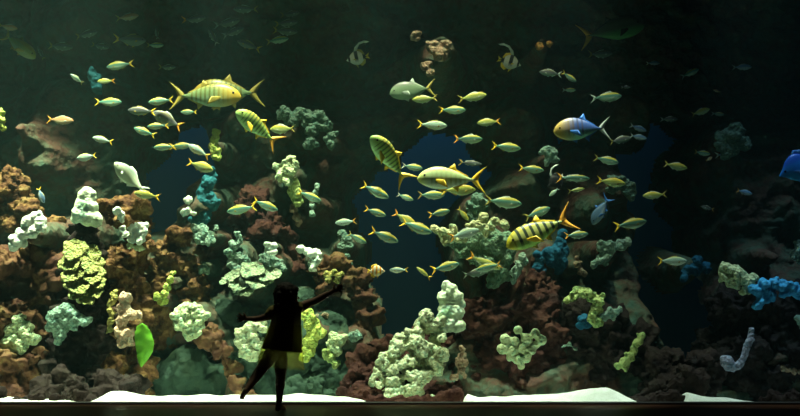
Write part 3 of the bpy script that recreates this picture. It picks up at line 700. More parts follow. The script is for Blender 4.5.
# ------------------------------------------------------------------ corals
CG = 'round white corals on the arched rock'
coral('lumpy_coral', 'bright white lumpy coral in a slanting clump near the left edge', 'coral', [(35, 217, 6), (28, 222, 7), (40, 222, 7), (32, 231, 8), (43, 228, 5), (22, 234, 7), (18, 241, 7), (14, 246, 6), (12, 238, 4), (24, 244, 4)], 0.72, 'white', lumps=6, lr=3.5, seed=2, amp=0.5, support=(28, 232, 26))
coral('cone_coral', 'tall white and green cone shaped coral topping a dark pillar', 'coral', [(87, 193, 7), (84, 196, 7), (90, 199, 7), (82, 205, 8), (90, 208, 9), (80, 214, 9), (88, 217, 10), (95, 219, 8), (97, 223, 5), (76, 218, 6)], 0.85, 'whitegreen', lumps=3, lr=4, seed=3, amp=0.35)
plate_coral('plate_coral', 'stack of ruffled yellow-green plates below the white cone coral', 'coral',
    [(75, 250, 13, 63, -8, 0), (90, 254, 11, 63, 14, .02), (72, 261, 14, 63, -4, 0), (92, 264, 12, 63, 12, -.02), (74, 272, 13, 63, 4, -.04), (94, 275, 11, 63, 10, -.05), (80, 283, 14, 63, -10, -.06), (96, 290, 10, 63, 8, -.06), (78, 294, 9, 63, -6, -.06), (86, 298, 9, 63, 6, -.08), (100, 283, 7, 63, 20, -.07)], 0.80, 'olive', seed=3)
coral('round_coral', 'small round white coral, upper of two side by side on the arched rock crest', 'coral', [(117, 211, 4.5)], 0.88, 'white', lumps=4, lr=2, seed=4, group=CG)
coral('round_coral', 'small oval white coral just below the crest of the arched rock', 'coral', [(121, 217, 4.5), (123, 220, 3.5)], 0.9, 'white', lumps=4, lr=2, seed=5, group=CG)
coral('round_coral', 'narrow white coral on the inner edge of the arched rock', 'coral', [(123, 229, 3.5), (124, 234, 4.5)], 0.9, 'white', lumps=4, lr=2, seed=6, group=CG)
coral('petal_coral', 'largest white coral of the arched rock, a heap of overlapping petals', 'coral', [(140, 226, 5), (134, 231, 5.5), (144, 232, 5), (132, 238, 5), (141, 239, 5.5), (146, 226, 3)], 0.88, 'white', lumps=14, lr=3, seed=7, group=CG)
coral('round_coral', 'pale green coral at the foot of the white petal coral', 'coral', [(136, 248, 4), (142, 249, 3.5), (130, 246, 3)], 0.92, 'pale', lumps=6, lr=2, seed=8, group=CG)
coral('branching_coral', 'pale green knobbly coral hill near the bottom left corner', 'coral', [(20, 320, 6), (24, 328, 8), (15, 331, 8), (28, 337, 8), (12, 340, 9), (20, 345, 9), (6, 348, 8), (10, 355, 7), (34, 338, 5), (17, 325, 5)], 0.8, 'pale', lumps=60, lr=3.2, seed=9)
coral('fan_sponge', 'drooping blue-green sponge with a pointed tip between the pillar and the left boulder', 'sponge', [(66, 312, 9), (57, 318, 10), (72, 318, 9), (60, 328, 9), (82, 320, 6), (88, 319, 3.5), (52, 326, 7), (58, 337, 4), (59, 341, 2), (74, 326, 6)], 0.72, 'teal', lumps=20, lr=3, seed=10)
coral('knobbly_coral', 'salmon pink knobbly coral on the pillar beside the green seaweed blade', 'coral', [(126, 300, 6), (124, 309, 7), (131, 314, 6), (139, 316, 4), (123, 320, 7), (120, 331, 6), (128, 334, 7), (122, 342, 6), (130, 343, 4)], 0.78, 'pink', lumps=50, lr=2.6, seed=11)
coral('crust_coral', 'thin yellow-brown crust of coral along the edge of the pink coral', 'coral', [(114, 294, 4), (111, 303, 4.5), (113, 313, 4), (111, 322, 4), (109, 331, 3.5)], 0.85, 'ochre', lumps=24, lr=2.2, seed=12, support=(112, 312, 16))
def leaf():
    Y = 0.62; s = S(Y); bm = bmesh.new(); n = 22; rows = []
    cl = [(142, 326, 5), (143, 334, 8.5), (144.5, 343, 9.6), (144.5, 352, 8), (142.5, 360, 5), (141, 367, .8)]
    for i in range(n + 1):
        t = i / n * (len(cl) - 1); a = min(int(t), len(cl) - 2); u = t - a; c = [cl[a][k] + (cl[a + 1][k] - cl[a][k]) * u for k in range(3)]
        row = []
        for j in range(13):
            v = j / 12 * 2 - 1; ruf = 0.7 * math.sin(i * 2.3 + (3 if v > 0 else 0)) * abs(v) ** 4 * max(0, 1 - i / 9)
            row.append(at(c[0] + v * (c[2] + ruf), c[1] - 3 * (1 - abs(v)) * max(0, 1 - i / 6), Y - 0.05 * (1 - v * v) - 0.01 * math.sin(i * 1.1) * v))
        rows.append(row)
    f = []
    for side in (0, 1): f.append([[bm.verts.new(p + Vector((0, side * 0.008, 0))) for p in r_] for r_ in rows])
    for i in range(n):
        for j in range(12):
            for side in (0, 1): bm.faces.new((f[side][i][j], f[side][i][j + 1], f[side][i + 1][j + 1], f[side][i + 1][j]))
        for j in (0, 12): bm.faces.new((f[0][i][j], f[1][i][j], f[1][i + 1][j], f[0][i + 1][j]))
    for i in (0, n):
        for j in range(12): bm.faces.new((f[0][i][j], f[0][i][j + 1], f[1][i][j + 1], f[1][i][j]))
    bmesh.ops.recalc_face_normals(bm, faces=bm.faces)
    o = link('seaweed_blade', to_mesh(bm, 'seaweed_blade'), None, M['leaf']); recenter(o, at(141, 367, Y))
    tag(o, 'bright green broad blade hanging beside the pink coral, with a scalloped top rim', 'seaweed')
M['leaf'] = mottled('bright_green_blade', [(0.3, (0.05, 0.20, 0.012)), (0.6, (0.13, 0.34, 0.025))], scale=6, bump=0.2, bscale=20, rough=0.5)
leaf()
coral('brain_coral', 'round yellow-green lobed coral on the brown rock left of the child', 'coral', [(188, 310, 8), (180, 315, 8), (196, 312, 8), (184, 324, 9), (196, 324, 9), (203, 318, 6), (190, 334, 7), (200, 334, 6), (178, 322, 5)], 0.95, 'pale', lumps=60, lr=3.2, seed=13, support=(192, 322, 22))
coral('small_coral', 'small ragged yellow coral low on the brown knobbly rock', 'coral', [(157, 297, 4), (165, 295, 3.5), (161, 303, 4), (167, 302, 3)], 0.98, 'yellow', lumps=18, lr=2.2, seed=14, support=(161, 299, 12))
coral('small_coral', 'slim upright yellow coral finger high on the brown knobbly rock', 'coral', [(172, 274, 3), (170, 280, 3.5), (168, 287, 4)], 1.0, 'yellow', lumps=10, lr=2, seed=15, support=(169, 281, 12))
coral('knob_coral', 'two white knobs at the foot of the deep blue-green sponge', 'coral', [(188, 200, 4.5), (187, 212, 5), (194, 214, 3)], 1.2, 'white', lumps=6, lr=2.5, seed=16, support=(190, 206, 14))
coral('tube_sponge', 'tall hazy deep blue-green sponge rising behind the white knobs', 'sponge', [(211, 172, 6), (209, 182, 8), (205, 193, 9), (202, 204, 10), (203, 215, 9), (197, 222, 6), (213, 206, 6)], 1.5, 'tealcol', lumps=14, lr=4, seed=17, support=(206, 200, 26))
coral('cup_coral', 'pale blue-grey cup coral beneath the deep blue-green sponge', 'coral', [(197, 229, 5), (203, 230, 6), (200, 238, 6.5), (207, 240, 4.5)], 1.25, 'grey', lumps=14, lr=2.5, seed=18, support=(202, 235, 16))
coral('cup_coral', 'tiny pale coral knob beside the blue-grey cup coral', 'coral', [(213, 239, 3.2), (216, 228, 2.5)], 1.25, 'grey', lumps=4, lr=1.8, seed=19, support=(213, 236, 9))
coral('cup_coral', 'dim green heart shaped coral on the brown rock above the child\'s lowered arm', 'coral', [(203, 268, 4.5), (207, 271, 4), (201, 272, 3.5), (204, 264, 2.5)], 1.3, 'grey', lumps=4, lr=2, seed=20, support=(204, 268, 14))
coral('ragged_coral', 'upright ragged grey-green coral with a pointed spire above the plate heap', 'coral', [(239, 234, 1.8), (238, 239, 3), (233, 245, 4.5), (231, 254, 5.5), (237, 258, 6), (243, 260, 5), (232, 264, 6), (240, 268, 6), (247, 262, 4)], 1.35, 'grey', lumps=34, lr=3, seed=21, support=(237, 256, 22))
coral('ragged_coral', 'grey-green tufted coral under the square white knob', 'coral', [(264, 258, 5), (272, 260, 6), (279, 264, 5), (268, 268, 6), (276, 270, 5), (283, 268, 3)], 1.35, 'grey', lumps=36, lr=2.6, seed=22, support=(272, 264, 20))
coral('knob_coral', 'square bright white coral knob above the grey-green tufts', 'coral', [(268, 245, 4), (273, 246, 4), (268, 251, 4), (273, 251, 4)], 1.25, 'white', lumps=2, lr=2, seed=23, support=(270, 248, 10))
plate_coral('plate_coral', 'broad heap of pale yellow-green plates above the child\'s head', 'coral',
    [(234, 276, 10, 42, -12, .05), (252, 271, 13, 40, -5, .03), (270, 275, 12, 40, 12, .03), (240, 283, 13, 46, -8, 0), (258, 281, 14, 44, 6, 0), (246, 289, 12, 50, 0, -.03), (225, 281, 6, 45, -15, .03)], 1.2, 'plate', seed=31, support=(250, 280, 26))
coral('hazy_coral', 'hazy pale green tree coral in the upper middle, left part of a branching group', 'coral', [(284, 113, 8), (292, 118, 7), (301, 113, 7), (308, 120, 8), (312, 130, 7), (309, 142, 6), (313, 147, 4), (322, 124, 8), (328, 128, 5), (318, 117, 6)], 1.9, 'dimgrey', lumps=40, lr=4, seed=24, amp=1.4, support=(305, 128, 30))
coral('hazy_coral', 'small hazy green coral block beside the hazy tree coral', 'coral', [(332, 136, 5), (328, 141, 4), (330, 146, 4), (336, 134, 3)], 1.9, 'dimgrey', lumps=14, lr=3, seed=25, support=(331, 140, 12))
coral('finger_coral', 'bright olive upright coral finger below the pair of crossing trevallies', 'coral', [(216, 132, 4), (215, 139, 4.5), (214, 146, 5), (217, 152, 5.5), (214, 156, 4), (219, 157, 3.5)], 1.6, 'yellow', lumps=16, lr=2.5, seed=26, support=(216, 146, 16))
coral('knobbly_coral', 'pale yellow-green knobbly coral column right of the hanging trevally', 'coral', [(291, 158, 4), (286, 164, 5), (278, 168, 4.5), (292, 170, 6), (283, 174, 7), (288, 181, 5.5), (296, 166, 4)], 1.4, 'pale', lumps=34, lr=3, seed=27, support=(288, 170, 20))
coral('knobbly_coral', 'olive lower continuation of the pale knobbly column, behind a small fish', 'coral', [(295, 186, 6.5), (297, 194, 6.5), (299, 201, 5.5), (293, 192, 5)], 1.45, 'lime', lumps=14, lr=3, seed=28, support=(296, 194, 16))
coral('drip_coral', 'brownish pink coral drip hanging under the knobbly column', 'coral', [(294, 209, 4.5), (296, 216, 4.5), (298, 223, 3.5)], 1.5, 'brownpink', lumps=8, lr=2.5, seed=29, support=(296, 215, 12))
coral('plume_coral', 'thin grey feathery plume right of the knobbly column', 'coral', [(318, 187, 2.5), (315, 193, 3), (317, 200, 3), (313, 207, 3), (312, 214, 2.5)], 1.5, 'grey', lumps=24, lr=2, seed=30, support=(315, 200, 12))
coral('knob_coral', 'white dripping coral right of the square white knob', 'coral', [(301, 249, 4), (308, 252, 5), (316, 253, 5), (319, 259, 4), (314, 262, 5), (313, 268, 4.5), (310, 264, 4)], 1.3, 'white', lumps=12, lr=2.8, seed=32, support=(311, 258, 14))
coral('small_coral', 'brown-yellow speckled coral ring under the raised hand', 'coral', [(327, 274, 3.6), (334, 272, 3.6), (339, 276, 3.6), (328, 280, 3.6), (336, 281, 3.2)], 1.35, 'ochre', lumps=24, lr=2.2, seed=33, support=(333, 281, 12))
coral('wedge_coral', 'pale grey-green wedge of coral hanging left of the two small fish rows', 'coral', [(342, 234, 5), (346, 240, 6.5), (343, 248, 6.5), (349, 246, 5), (346, 257, 5), (350, 264, 3.2), (353, 270, 1.6)], 1.7, 'dimgrey', lumps=0, lr=3, seed=34, amp=0.35, support=(345, 246, 18))
coral('leather_coral', 'bright yellow wavy leather coral right of the dress', 'coral', [(308, 314, 6), (311, 323, 8), (314, 332, 8), (319, 334, 6), (310, 341, 8), (309, 351, 7), (306, 358, 5), (317, 327, 5)], 0.9, 'yellow', lumps=10, lr=4, seed=35, amp=0.7, support=(312, 336, 24))
coral('lobed_coral', 'green lobed coral between the yellow leather coral and the small round one', 'coral', [(333, 336, 5), (340, 341, 6), (333, 345, 5), (338, 350, 5), (344, 337, 4)], 1.0, 'pale', lumps=14, lr=3, seed=36, support=(337, 343, 14))
coral('lobed_coral', 'yellow-green coral lobe low beside the child\'s skirt, under the green lobed coral', 'coral', [(326, 353, 4.5), (331, 358, 5), (335, 364, 4.5), (327, 357, 3)], 0.98, 'lime', lumps=8, lr=2.5, seed=37, support=(330, 358, 12))
coral('round_coral', 'small round green coral just left of the rock arch', 'coral', [(352, 335, 4.5), (357, 336, 4.5), (355, 339, 4)], 1.05, 'grey', lumps=10, lr=2.2, seed=38, support=(355, 336, 10))
coral('pillow_coral', 'brownish pink coral tip poking out beyond the yellow leather coral', 'coral', [(318, 316, 3.5), (324, 316, 4.2)], 1.3, 'brownpink', lumps=3, lr=2, seed=39, support=(321, 316, 10))
coral('leather_coral', 'pale olive frilled coral seen behind the child\'s lowered arm and skirt', 'coral', [(262, 326, 6), (252, 326, 7), (242, 332, 6), (241, 342, 7), (252, 340, 9), (246, 352, 8), (254, 356, 6), (260, 345, 7)], 1.0, 'lettuce', lumps=36, lr=3.5, seed=40, support=(250, 340, 22))
rr_ = random.Random(5); bl = []
PB = [(440, 318), (448, 330), (444, 345), (443, 362), (432, 378), (422, 392), (405, 397), (392, 396), (376, 388), (372, 375), (382, 358), (398, 340), (414, 326), (428, 314)]
def inpoly(P, x, y):
    c = False
    for (ax, ay), (bx, by) in zip(P, P[1:] + P[:1]):
        if (ay > y) != (by > y) and x < (bx - ax) * (y - ay) / (by - ay) + ax: c = not c
    return c
while len(bl) < 120:
    x, y = rr_.uniform(370, 450), rr_.uniform(312, 400)
    if inpoly(PB, x, y): bl.append((x, y, rr_.uniform(4.2, 7.5), 0.10 * rr_.random() - 0.0016 * (y - 330)))
coral('lettuce_coral', 'huge pale green crinkled lettuce coral sloping down to the sand in the centre', 'coral', bl + [(379, 385, 4.5, -.1), (388, 399, 5, -.12), (431, 399, 5, -.1), (414, 400, 4, -.12), (400, 400, 4, -.12)], 0.62, 'lettuce', vox=0.009, lumps=120, lr=2.8, seed=41, wv=[(0.016, 20), (0.014, 44)])
coral('column_coral', 'tall pale green square-shouldered coral column standing behind the huge lettuce coral', 'coral', [(447, 286, 6), (451, 290, 7), (445, 298, 8), (456, 298, 8), (446, 310, 9), (456, 312, 9), (447, 324, 9), (457, 325, 8), (441, 318, 5), (461, 305, 5), (460, 326, 6), (444, 328, 6)], 0.8, 'whitegreen', vox=0.009, lumps=12, lr=3.5, seed=42, wv=[(0.010, 16), (0.008, 40)])
coral('brown_coral', 'brownish pink upright sea sponge right of the huge lettuce coral', 'sponge', [(462, 349, 3.5), (462, 356, 5), (465, 362, 4), (460, 363, 5), (461, 371, 4), (456, 377, 3.5), (465, 376, 3)], 0.6, 'brownpink', lumps=12, lr=2.2, seed=43)
coral('cluster_coral', 'round cluster of pale green knobs on the rust coloured boulder', 'coral', [(505, 339, 5.5), (515, 341, 4.5), (518, 330, 4.5), (527, 339, 6), (535, 333, 5), (503, 349, 6), (512, 351, 5.5), (522, 348, 5.5), (531, 350, 5.5), (541, 340, 5.5), (517, 359, 5), (509, 358, 3.6), (526, 358, 5), (536, 345, 4), (521, 366, 3.8), (518, 350, 6, .05), (528, 346, 6, .05)], 0.6, 'pale', vox=0.008, flat=1.0, lumps=16, amp=0.35, lr=2.6, seed=44)
coral('small_coral', 'tiny pale coral to the right of the round knob cluster', 'coral', [(564, 346, 2.6), (569, 345, 3), (574, 348, 2.6)], 0.9, 'grey', lumps=8, lr=1.8, seed=45)
coral('club_coral', 'yellow-green club shaped coral leaning on the dark rock', 'coral', [(640, 336, 3.6), (637, 343, 4.2), (633, 350, 4.6), (629, 357, 5), (624, 363, 5.5), (619, 366, 4), (626, 368, 3.5)], 0.8, 'lime', lumps=40, lr=2.2, seed=46)
coral('arched_coral', 'green arched coral arm bending down over the blue spot', 'coral', [(567, 300, 4), (572, 296, 4.5), (579, 293, 5), (587, 292, 5), (593, 297, 6), (599, 302, 6), (603, 296, 3.5), (596, 310, 6), (594, 318, 5.5), (598, 323, 5)], 0.85, 'lime', lumps=40, lr=2.8, seed=47)
coral('branching_coral', 'pale grey coral arm reaching out at the side of the green arched coral', 'coral', [(603, 317, 5), (609, 313, 4.5), (615, 312, 4), (619, 309, 3), (612, 318, 3)], 0.85, 'grey', lumps=18, lr=2.4, seed=48)
coral('round_sponge', 'small blue round sponge under the green arch', 'sponge', [(583, 320, 6), (588, 324, 5), (580, 326, 4)], 0.95, 'deepblue', lumps=5, lr=3, seed=49)
coral('hook_coral', 'lavender grey hooked coral with a round head, low on the dark slope', 'coral', [(752, 330, 3), (751.5, 334, 3.4), (750.5, 338, 3.6), (749, 342, 3.8), (747.5, 346, 4), (746, 350, 4), (745, 354, 4), (743, 358, 4), (741, 362, 4.2), (738, 366, 4.4), (733, 368, 4.4), (727, 362, 7), (724, 359, 4.4), (728, 367, 4.6)], 0.55, 'lavender', lumps=4, lr=2.4, seed=50, amp=0.35)
coral('branching_coral', 'bushy green coral joined to the blue-lit sponge by the right edge', 'coral', [(727, 268, 6), (724, 276, 6), (734, 272, 8), (732, 282, 7), (742, 278, 7), (748, 284, 5), (753, 277, 4), (745, 291, 4)], 0.9, 'pale', lumps=50, lr=3, seed=51)
coral('lobed_sponge', 'blue-lit lobed sponge running off the right edge', 'sponge', [(755, 290, 6), (765, 285, 7), (774, 284, 7), (783, 286, 7), (792, 289, 7), (801, 293, 8), (762, 298, 7), (757, 305, 5), (770, 296, 7), (784, 294, 5), (812, 298, 9)], 0.8, 'blue', lumps=30, lr=3.5, seed=52)
coral('small_coral', 'pale green coral cut by the right edge above the blue-lit sponge', 'coral', [(800, 246, 6), (797, 254, 6), (802, 260, 5), (792, 256, 3)], 1.0, 'grey', lumps=20, lr=2.5, seed=53, support=(800, 252, 16))
coral('small_coral', 'pale coral scrap at the right edge below the blue-lit sponge', 'coral', [(800, 320, 4.5), (804, 326, 5)], 0.9, 'grey', lumps=8, lr=2.2, seed=54)
coral('small_coral', 'low row of dull pink coral scraps in the bottom right corner', 'coral', [(783, 367, 3), (788, 370, 2.6), (794, 371, 3), (800, 372, 3)], 0.85, 'brownpink', lumps=14, lr=1.8, seed=55)
coral('lobed_sponge', 'dim blue lobed sponge just right of the lone yellow-tailed fish', 'sponge', [(697, 259, 5), (688, 270, 6), (696, 270, 7), (705, 268, 6), (684, 275, 4)], 1.5, 'deepblue', lumps=12, lr=3, seed=56, support=(696, 267, 20))
coral('hanging_sponge', 'tall deep blue sponge under the tail of the striped trevally', 'sponge', [(562, 234, 5), (560, 242, 6), (558, 252, 9), (562, 262, 7), (559, 271, 5), (553, 260, 8), (562, 252, 8), (548, 254, 7), (540, 258, 6), (538, 266, 6), (543, 271, 4)], 1.35, 'deepblue', lumps=6, lr=4, seed=57, amp=0.7, support=(552, 254, 26))
coral('knobbly_coral', 'small pale vertical coral right of the tall deep blue sponge', 'coral', [(577, 258, 3), (578, 264, 3.2), (581, 271, 3.2), (585, 274, 2.6)], 1.3, 'brownpink', lumps=12, lr=2, seed=58, support=(580, 266, 14))
coral('pillow_coral', 'cluster of cream pillow lumps on top of the grey-green reef knoll', 'coral', [(483, 217, 5.5), (480, 225, 6), (490, 227, 6), (474, 224, 4), (495, 221, 5), (504, 224, 5), (506, 227, 4), (468, 226, 3.5), (486, 232, 5)], 0.95, 'cream', lumps=6, lr=3, seed=59, amp=0.5)
coral('pillow_coral', 'cream ledge of coral at the pointed end of the grey-green reef knoll', 'coral', [(436, 230, 4.5), (443, 232, 6), (451, 234, 6), (458, 238, 6), (465, 238, 5), (446, 240, 5), (455, 229, 4)], 0.9, 'cream', lumps=14, lr=2.6, seed=60)
coral('reef_knoll', 'big grey-green hazy coral knoll below the cream lumps', 'coral', [(460, 243, 9), (474, 244, 14), (492, 244, 16), (508, 242, 11), (486, 260, 13), (498, 264, 12), (476, 256, 10), (505, 256, 10), (466, 250, 8), (450, 240, 6), (494, 280, 8), (500, 275, 9)], 1.15, 'knoll', vox=0.013, lumps=60, lr=4, seed=61, support=[(490, 250, 30)])
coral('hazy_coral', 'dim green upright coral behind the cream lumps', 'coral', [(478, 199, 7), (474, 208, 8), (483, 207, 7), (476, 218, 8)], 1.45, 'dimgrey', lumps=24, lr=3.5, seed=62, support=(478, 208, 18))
coral('tongue_coral', 'pale grey-green coral tongue hanging at the foot of the knoll', 'coral', [(522, 257, 4.5), (520, 265, 5), (516, 272, 5), (514, 280, 4), (525, 263, 3)], 1.05, 'grey', lumps=8, lr=2.6, seed=63, support=(518, 268, 14))
coral('small_coral', 'pale coral with a bright lower lip above the black and white fish', 'coral', [(541, 153, 3), (546, 151, 5), (553, 152, 5), (549, 158, 5), (547, 164, 3), (554, 160, 4)], 1.5, 'grey', lumps=20, lr=2.4, seed=64, support=(549, 157, 14))
coral('branching_coral', 'hazy pale coral behind the yellow-backed fish on the right', 'coral', [(613, 180, 6), (622, 184, 7), (629, 190, 7), (632, 197, 5), (612, 190, 5)], 1.8, 'dimgrey', lumps=20, lr=3.2, seed=65, support=(622, 188, 20))
coral('branching_coral', 'pale grey coral arm sloping down left beside the dark opening', 'coral', [(628, 243, 4), (620, 245, 6), (611, 247, 7), (606, 254, 6), (600, 260, 5.5), (594, 265, 4), (600, 245, 4), (605, 265, 3)], 1.25, 'grey', lumps=36, lr=2.8, seed=66, support=(610, 252, 20))
coral('round_coral', 'small yellowish coral cut by the left edge high on the reef', 'coral', [(1, 113, 4), (0, 120, 6), (2, 127, 4)], 1.2, 'yellow', lumps=10, lr=2.2, seed=67, support=(0, 120, 14))
coral('tube_sponge', 'dim green leaf shaped sponge in the upper left dark', 'sponge', [(92, 71, 4.5), (95, 78, 7), (97, 86, 6), (99, 93, 3)], 1.9, 'tealcol', lumps=4, lr=3, seed=68, support=(95, 81, 16))
coral('hazy_coral', 'dim reddish encrusted coral left of the middle in the dark top', 'coral', [(433, 48, 8), (441, 54, 8), (446, 46, 6), (426, 66, 5), (431, 72, 4), (416, 36, 6)], 1.6, 'brownpink', lumps=20, lr=3, seed=69, support=(434, 52, 26))
coral('knob_coral', 'pair of dim orange knobs in the dark top right of the bannerfish', 'coral', [(540, 46, 3.6), (549, 45, 3.8)], 1.6, 'orange', lumps=3, lr=1.5, seed=70, support=(545, 42, 14))
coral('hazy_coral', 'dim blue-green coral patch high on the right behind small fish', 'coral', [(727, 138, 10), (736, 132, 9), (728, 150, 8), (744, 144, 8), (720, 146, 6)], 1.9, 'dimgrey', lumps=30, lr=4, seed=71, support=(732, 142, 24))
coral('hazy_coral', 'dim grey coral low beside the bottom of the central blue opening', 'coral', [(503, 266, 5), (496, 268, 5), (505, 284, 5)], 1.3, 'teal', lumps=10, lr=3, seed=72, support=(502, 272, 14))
for (x, y, r, Y) in ((280, 350, 50, 1.6), (200, 372, 40, 1.6), (150, 378, 30, 1.5), (335, 360, 25, 1.6), (240, 120, 30, 2.0), (270, 140, 34, 2.0), (320, 170, 24, 2.1), (320, 215, 26, 2.0), (270, 190, 30, 1.95), (60, 110, 60, 2.1), (30, 150, 40, 1.7), (110, 120, 40, 2.4), (60, 20, 50, 2.2), (440, 50, 40, 1.6), (640, 110, 26, 2.2), (720, 180, 40, 2.2), (740, 240, 40, 2.2), (600, 210, 26, 1.7), (530, 190, 30, 1.9), (520, 120, 40, 2.3)):
    carry(x, y, r, Y)
build_reef()
# ------------------------------------------------------------------ fish
G = 'slender yellow-tailed schooling fish'
def fu(px, py, ln, face, tilt, Y, label, skin='fus', v=None, tail='yfin', fins=None, yaw=0, roll=0, name='fusilier_fish', shape='fus'):
    v = rnd.randrange(3) if v is None else v
    fish('%s%d' % (shape, v), name, label, px, py, ln, face, tilt, Y, skin, tail, fins or ('dfin' if tail == 'yfin' else 'gfin'), yaw, roll, group=G)
# big fish
GT = 'large trevallies'
fish('trev0', 'trevally', 'golden trevally with a yellow forked tail, swimming alone in front of the central blue opening', 452, 179, 70, 'L', 2, 0.45, 'trev_pale', 'yfin', group=GT)
fish('trev3', 'trevally', 'yellow trevally with bold black bars and an orange tail, nose down', 540, 231, 76, 'L', -24, 0.5, 'trev_band', 'ofin', 'yfin', yaw=8, group=GT)
fish('trev0', 'trevally', 'front one of two crossing trevallies, its tail to the left', 205, 96, 74, 'R', 0, 1.5, 'trev_dull', 'dfin', 'dfin', group=GT)
fish('trev2', 'trevally', 'rear one of two crossing trevallies, humped back above the front one', 228, 93, 74, 'L', -3, 1.72, 'trev_dull', 'dfin', 'dfin', group=GT)
fish('trev1', 'trevally', 'green banded trevally with a thin drooping tail right of the crossing pair', 258, 128, 52, 'L', 38, 1.1, 'trev_green', 'ofin', 'yfin', yaw=20, group=GT)
fish('trev1', 'trevally', 'yellow-green trevally climbing steeply left above the central opening', 390, 159, 57, 'L', 50, 0.6, 'trev_green', 'yfin', yaw=22, roll=-12, group=GT)
fish('trev2', 'trevally', 'blunt pale grey-green trevally high in the middle with a dull yellow tail', 413, 90, 48, 'L', -8, 1.5, 'trev_grey', 'dfin', 'gfin', group=GT)
fish('trev2', 'trevally', 'bluish trevally with a brassy face and white tail against the dark', 583, 129, 60, 'L', -4, 0.55, 'trev_blue', 'gfin', 'bfin', group=GT)
fish('trev0', 'trevally', 'large dim greenish fish with a dull orange tail in the dark top right', 611, 31, 70, 'R', 12, 2.05, 'dark_green_fish', 'ofin', 'kfin', group=GT)
fish('trev3', 'trevally', 'long dim yellowish fish in the top left corner, nose down', 18, 45, 46, 'R', -36, 2.1, 'fus_yel', 'dfin', group=GT)
fish('rabbit', 'rabbitfish', 'pale whitish fish nose up with a curled snout above the yellow fish', 131, 178, 44, 'L', 44, 0.8, 'rabbit', 'gfin', 'wfin', yaw=10)
fish('banner', 'bannerfish', 'black and white banded bannerfish with a yellow rear high in the middle', 358, 58, 24, 'L', -12, 1.85, 'banner', 'yfin', 'dfin')
fish('banner', 'bannerfish', 'yellowish bannerfish with a long trailing streamer in the dark top', 509, 62, 25, 'R', -16, 1.85, 'banner', 'yfin', 'yfin')
fish('oval', 'butterflyfish', 'tiny orange and white striped butterflyfish low in the central opening', 376, 271, 18, 'R', 0, 0.5, 'butter', 'yfin', 'yfin')
fish('banner', 'moorish_idol', 'black fish edged with a long white crescent banner beside a yellow-backed one', 556, 181, 20, 'L', -35, 1.1, 'kfin', 'wfin', 'kfin')
fish('tangbody', 'tang', 'bright blue fish entering past the right edge', 800, 167, 46, 'L', -22, 0.9, 'tang', 'bfin', 'bfin')
fish('trev0', 'drooping_fish', 'blue-grey fish hanging head down below the hazy pale coral', 601, 210, 34, 'L', -58, 1.3, 'fus_blue', 'bfin', 'bfin')

# schooling fish, upper left
fu(60, 46, 27, 'R', -6, 2.04, 'dim grey fish beside the long yellowish one in the top left', 'fus_purple_dim', tail='dfin')
fu(100, 46, 19, 'R', -12, 2.07, 'faint small fish right of the dim grey one in the top left', 'fus_purple_dim', tail='dfin')
fu(86, 34, 24, 'R', 12, 2.1, 'faint grey fish showing only its curved belly in the top left dark', 'fus_purple_dim', tail='dfin')
fu(130, 40, 33, 'R', -2, 2.0, 'dusky fish with a dull yellow tail near the top left', 'fus_purple_dim', tail='yfin', shape='deep')
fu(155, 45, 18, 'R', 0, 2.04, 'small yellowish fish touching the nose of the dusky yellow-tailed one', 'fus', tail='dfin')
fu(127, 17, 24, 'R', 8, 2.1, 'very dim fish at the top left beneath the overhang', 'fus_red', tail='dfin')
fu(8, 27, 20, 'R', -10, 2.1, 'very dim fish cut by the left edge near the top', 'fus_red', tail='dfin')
fu(41, 53, 16, 'L', 62, 2.07, 'thin dim fish pointing up between the yellowish and the grey one', 'fus_purple_dim', tail='dfin', shape='slim')
fu(157, 34, 12, 'L', 78, 2.07, 'tiny grey fish seen upright above the small yellowish one', 'fus_purple_dim', tail='gfin')
fu(120, 65, 28, 'L', -10, 1.72, 'yellow-tailed fish right above the dim green leaf sponge, tail raised', 'fus', tail='yfin')
fu(77, 79, 14, 'L', 38, 1.72, 'small stubby pale fish left of the dim green leaf sponge', 'fus_white', tail='dfin', yaw=25)
fu(106, 81, 18, 'L', -4, 1.72, 'small orange-tailed fish in front of the dim green leaf sponge', 'fus_yel', tail='ofin')
fu(108, 102, 28, 'R', 0, 1.72, 'yellow-tailed fish straight under the dim green leaf sponge', 'fus')
fu(60, 120, 28, 'R', -3, 1.72, 'brownish red fish with an orange tail left of the pale pair', 'fus_red', tail='ofin')
fu(103, 140, 22, 'L', 14, 0.8, 'small white-bellied fish with a bright yellow tail, nose slightly up, over the round one', 'fus_white')
fu(87, 157, 21, 'L', -8, 0.75, 'round pearly fish with tail up just above the white cone coral', 'fus_white', shape='deep')
fu(41, 195, 18, 'R', -66, 0.8, 'small fish diving steeply beside the white lumpy coral, yellow tail on top', 'fus_blue')
fu(142, 111, 29, 'L', 4, 0.95, 'greyish fish leading the cluster left of the crossing trevallies', 'fus_purple_dim')
fu(161, 101, 26, 'L', -6, 1.0, 'yellow-green fish swimming under the tail tips of the front crossing trevally', 'fus')
fu(145, 132, 24, 'L', 20, 0.85, 'slim greenish fish nose up at the bottom of the cluster left of the crossing trevallies', 'fus')
fu(158, 126, 22, 'L', -4, 0.9, 'small fish tucked under the purplish deep-bodied one', 'fus')
fu(168, 120, 36, 'L', 28, 1.05, 'purplish deep-bodied fish with a reddish tail in the cluster', 'fus_purple_dim', tail='ofin', shape='deep')
fu(189, 112, 17, 'L', 0, 1.25, 'faint small fish beneath the belly of the front crossing trevally', 'fus')
fu(165, 147, 23, 'L', -3, 0.8, 'green fish leading a chain of three toward the white one', 'fus')
fu(180, 146, 22, 'R', 4, 0.9, 'green fish in the middle of the chain of three', 'fus')
fu(199, 151, 26, 'L', 30, 0.7, 'brilliant white fish at the end of the chain of three', 'fus_white')
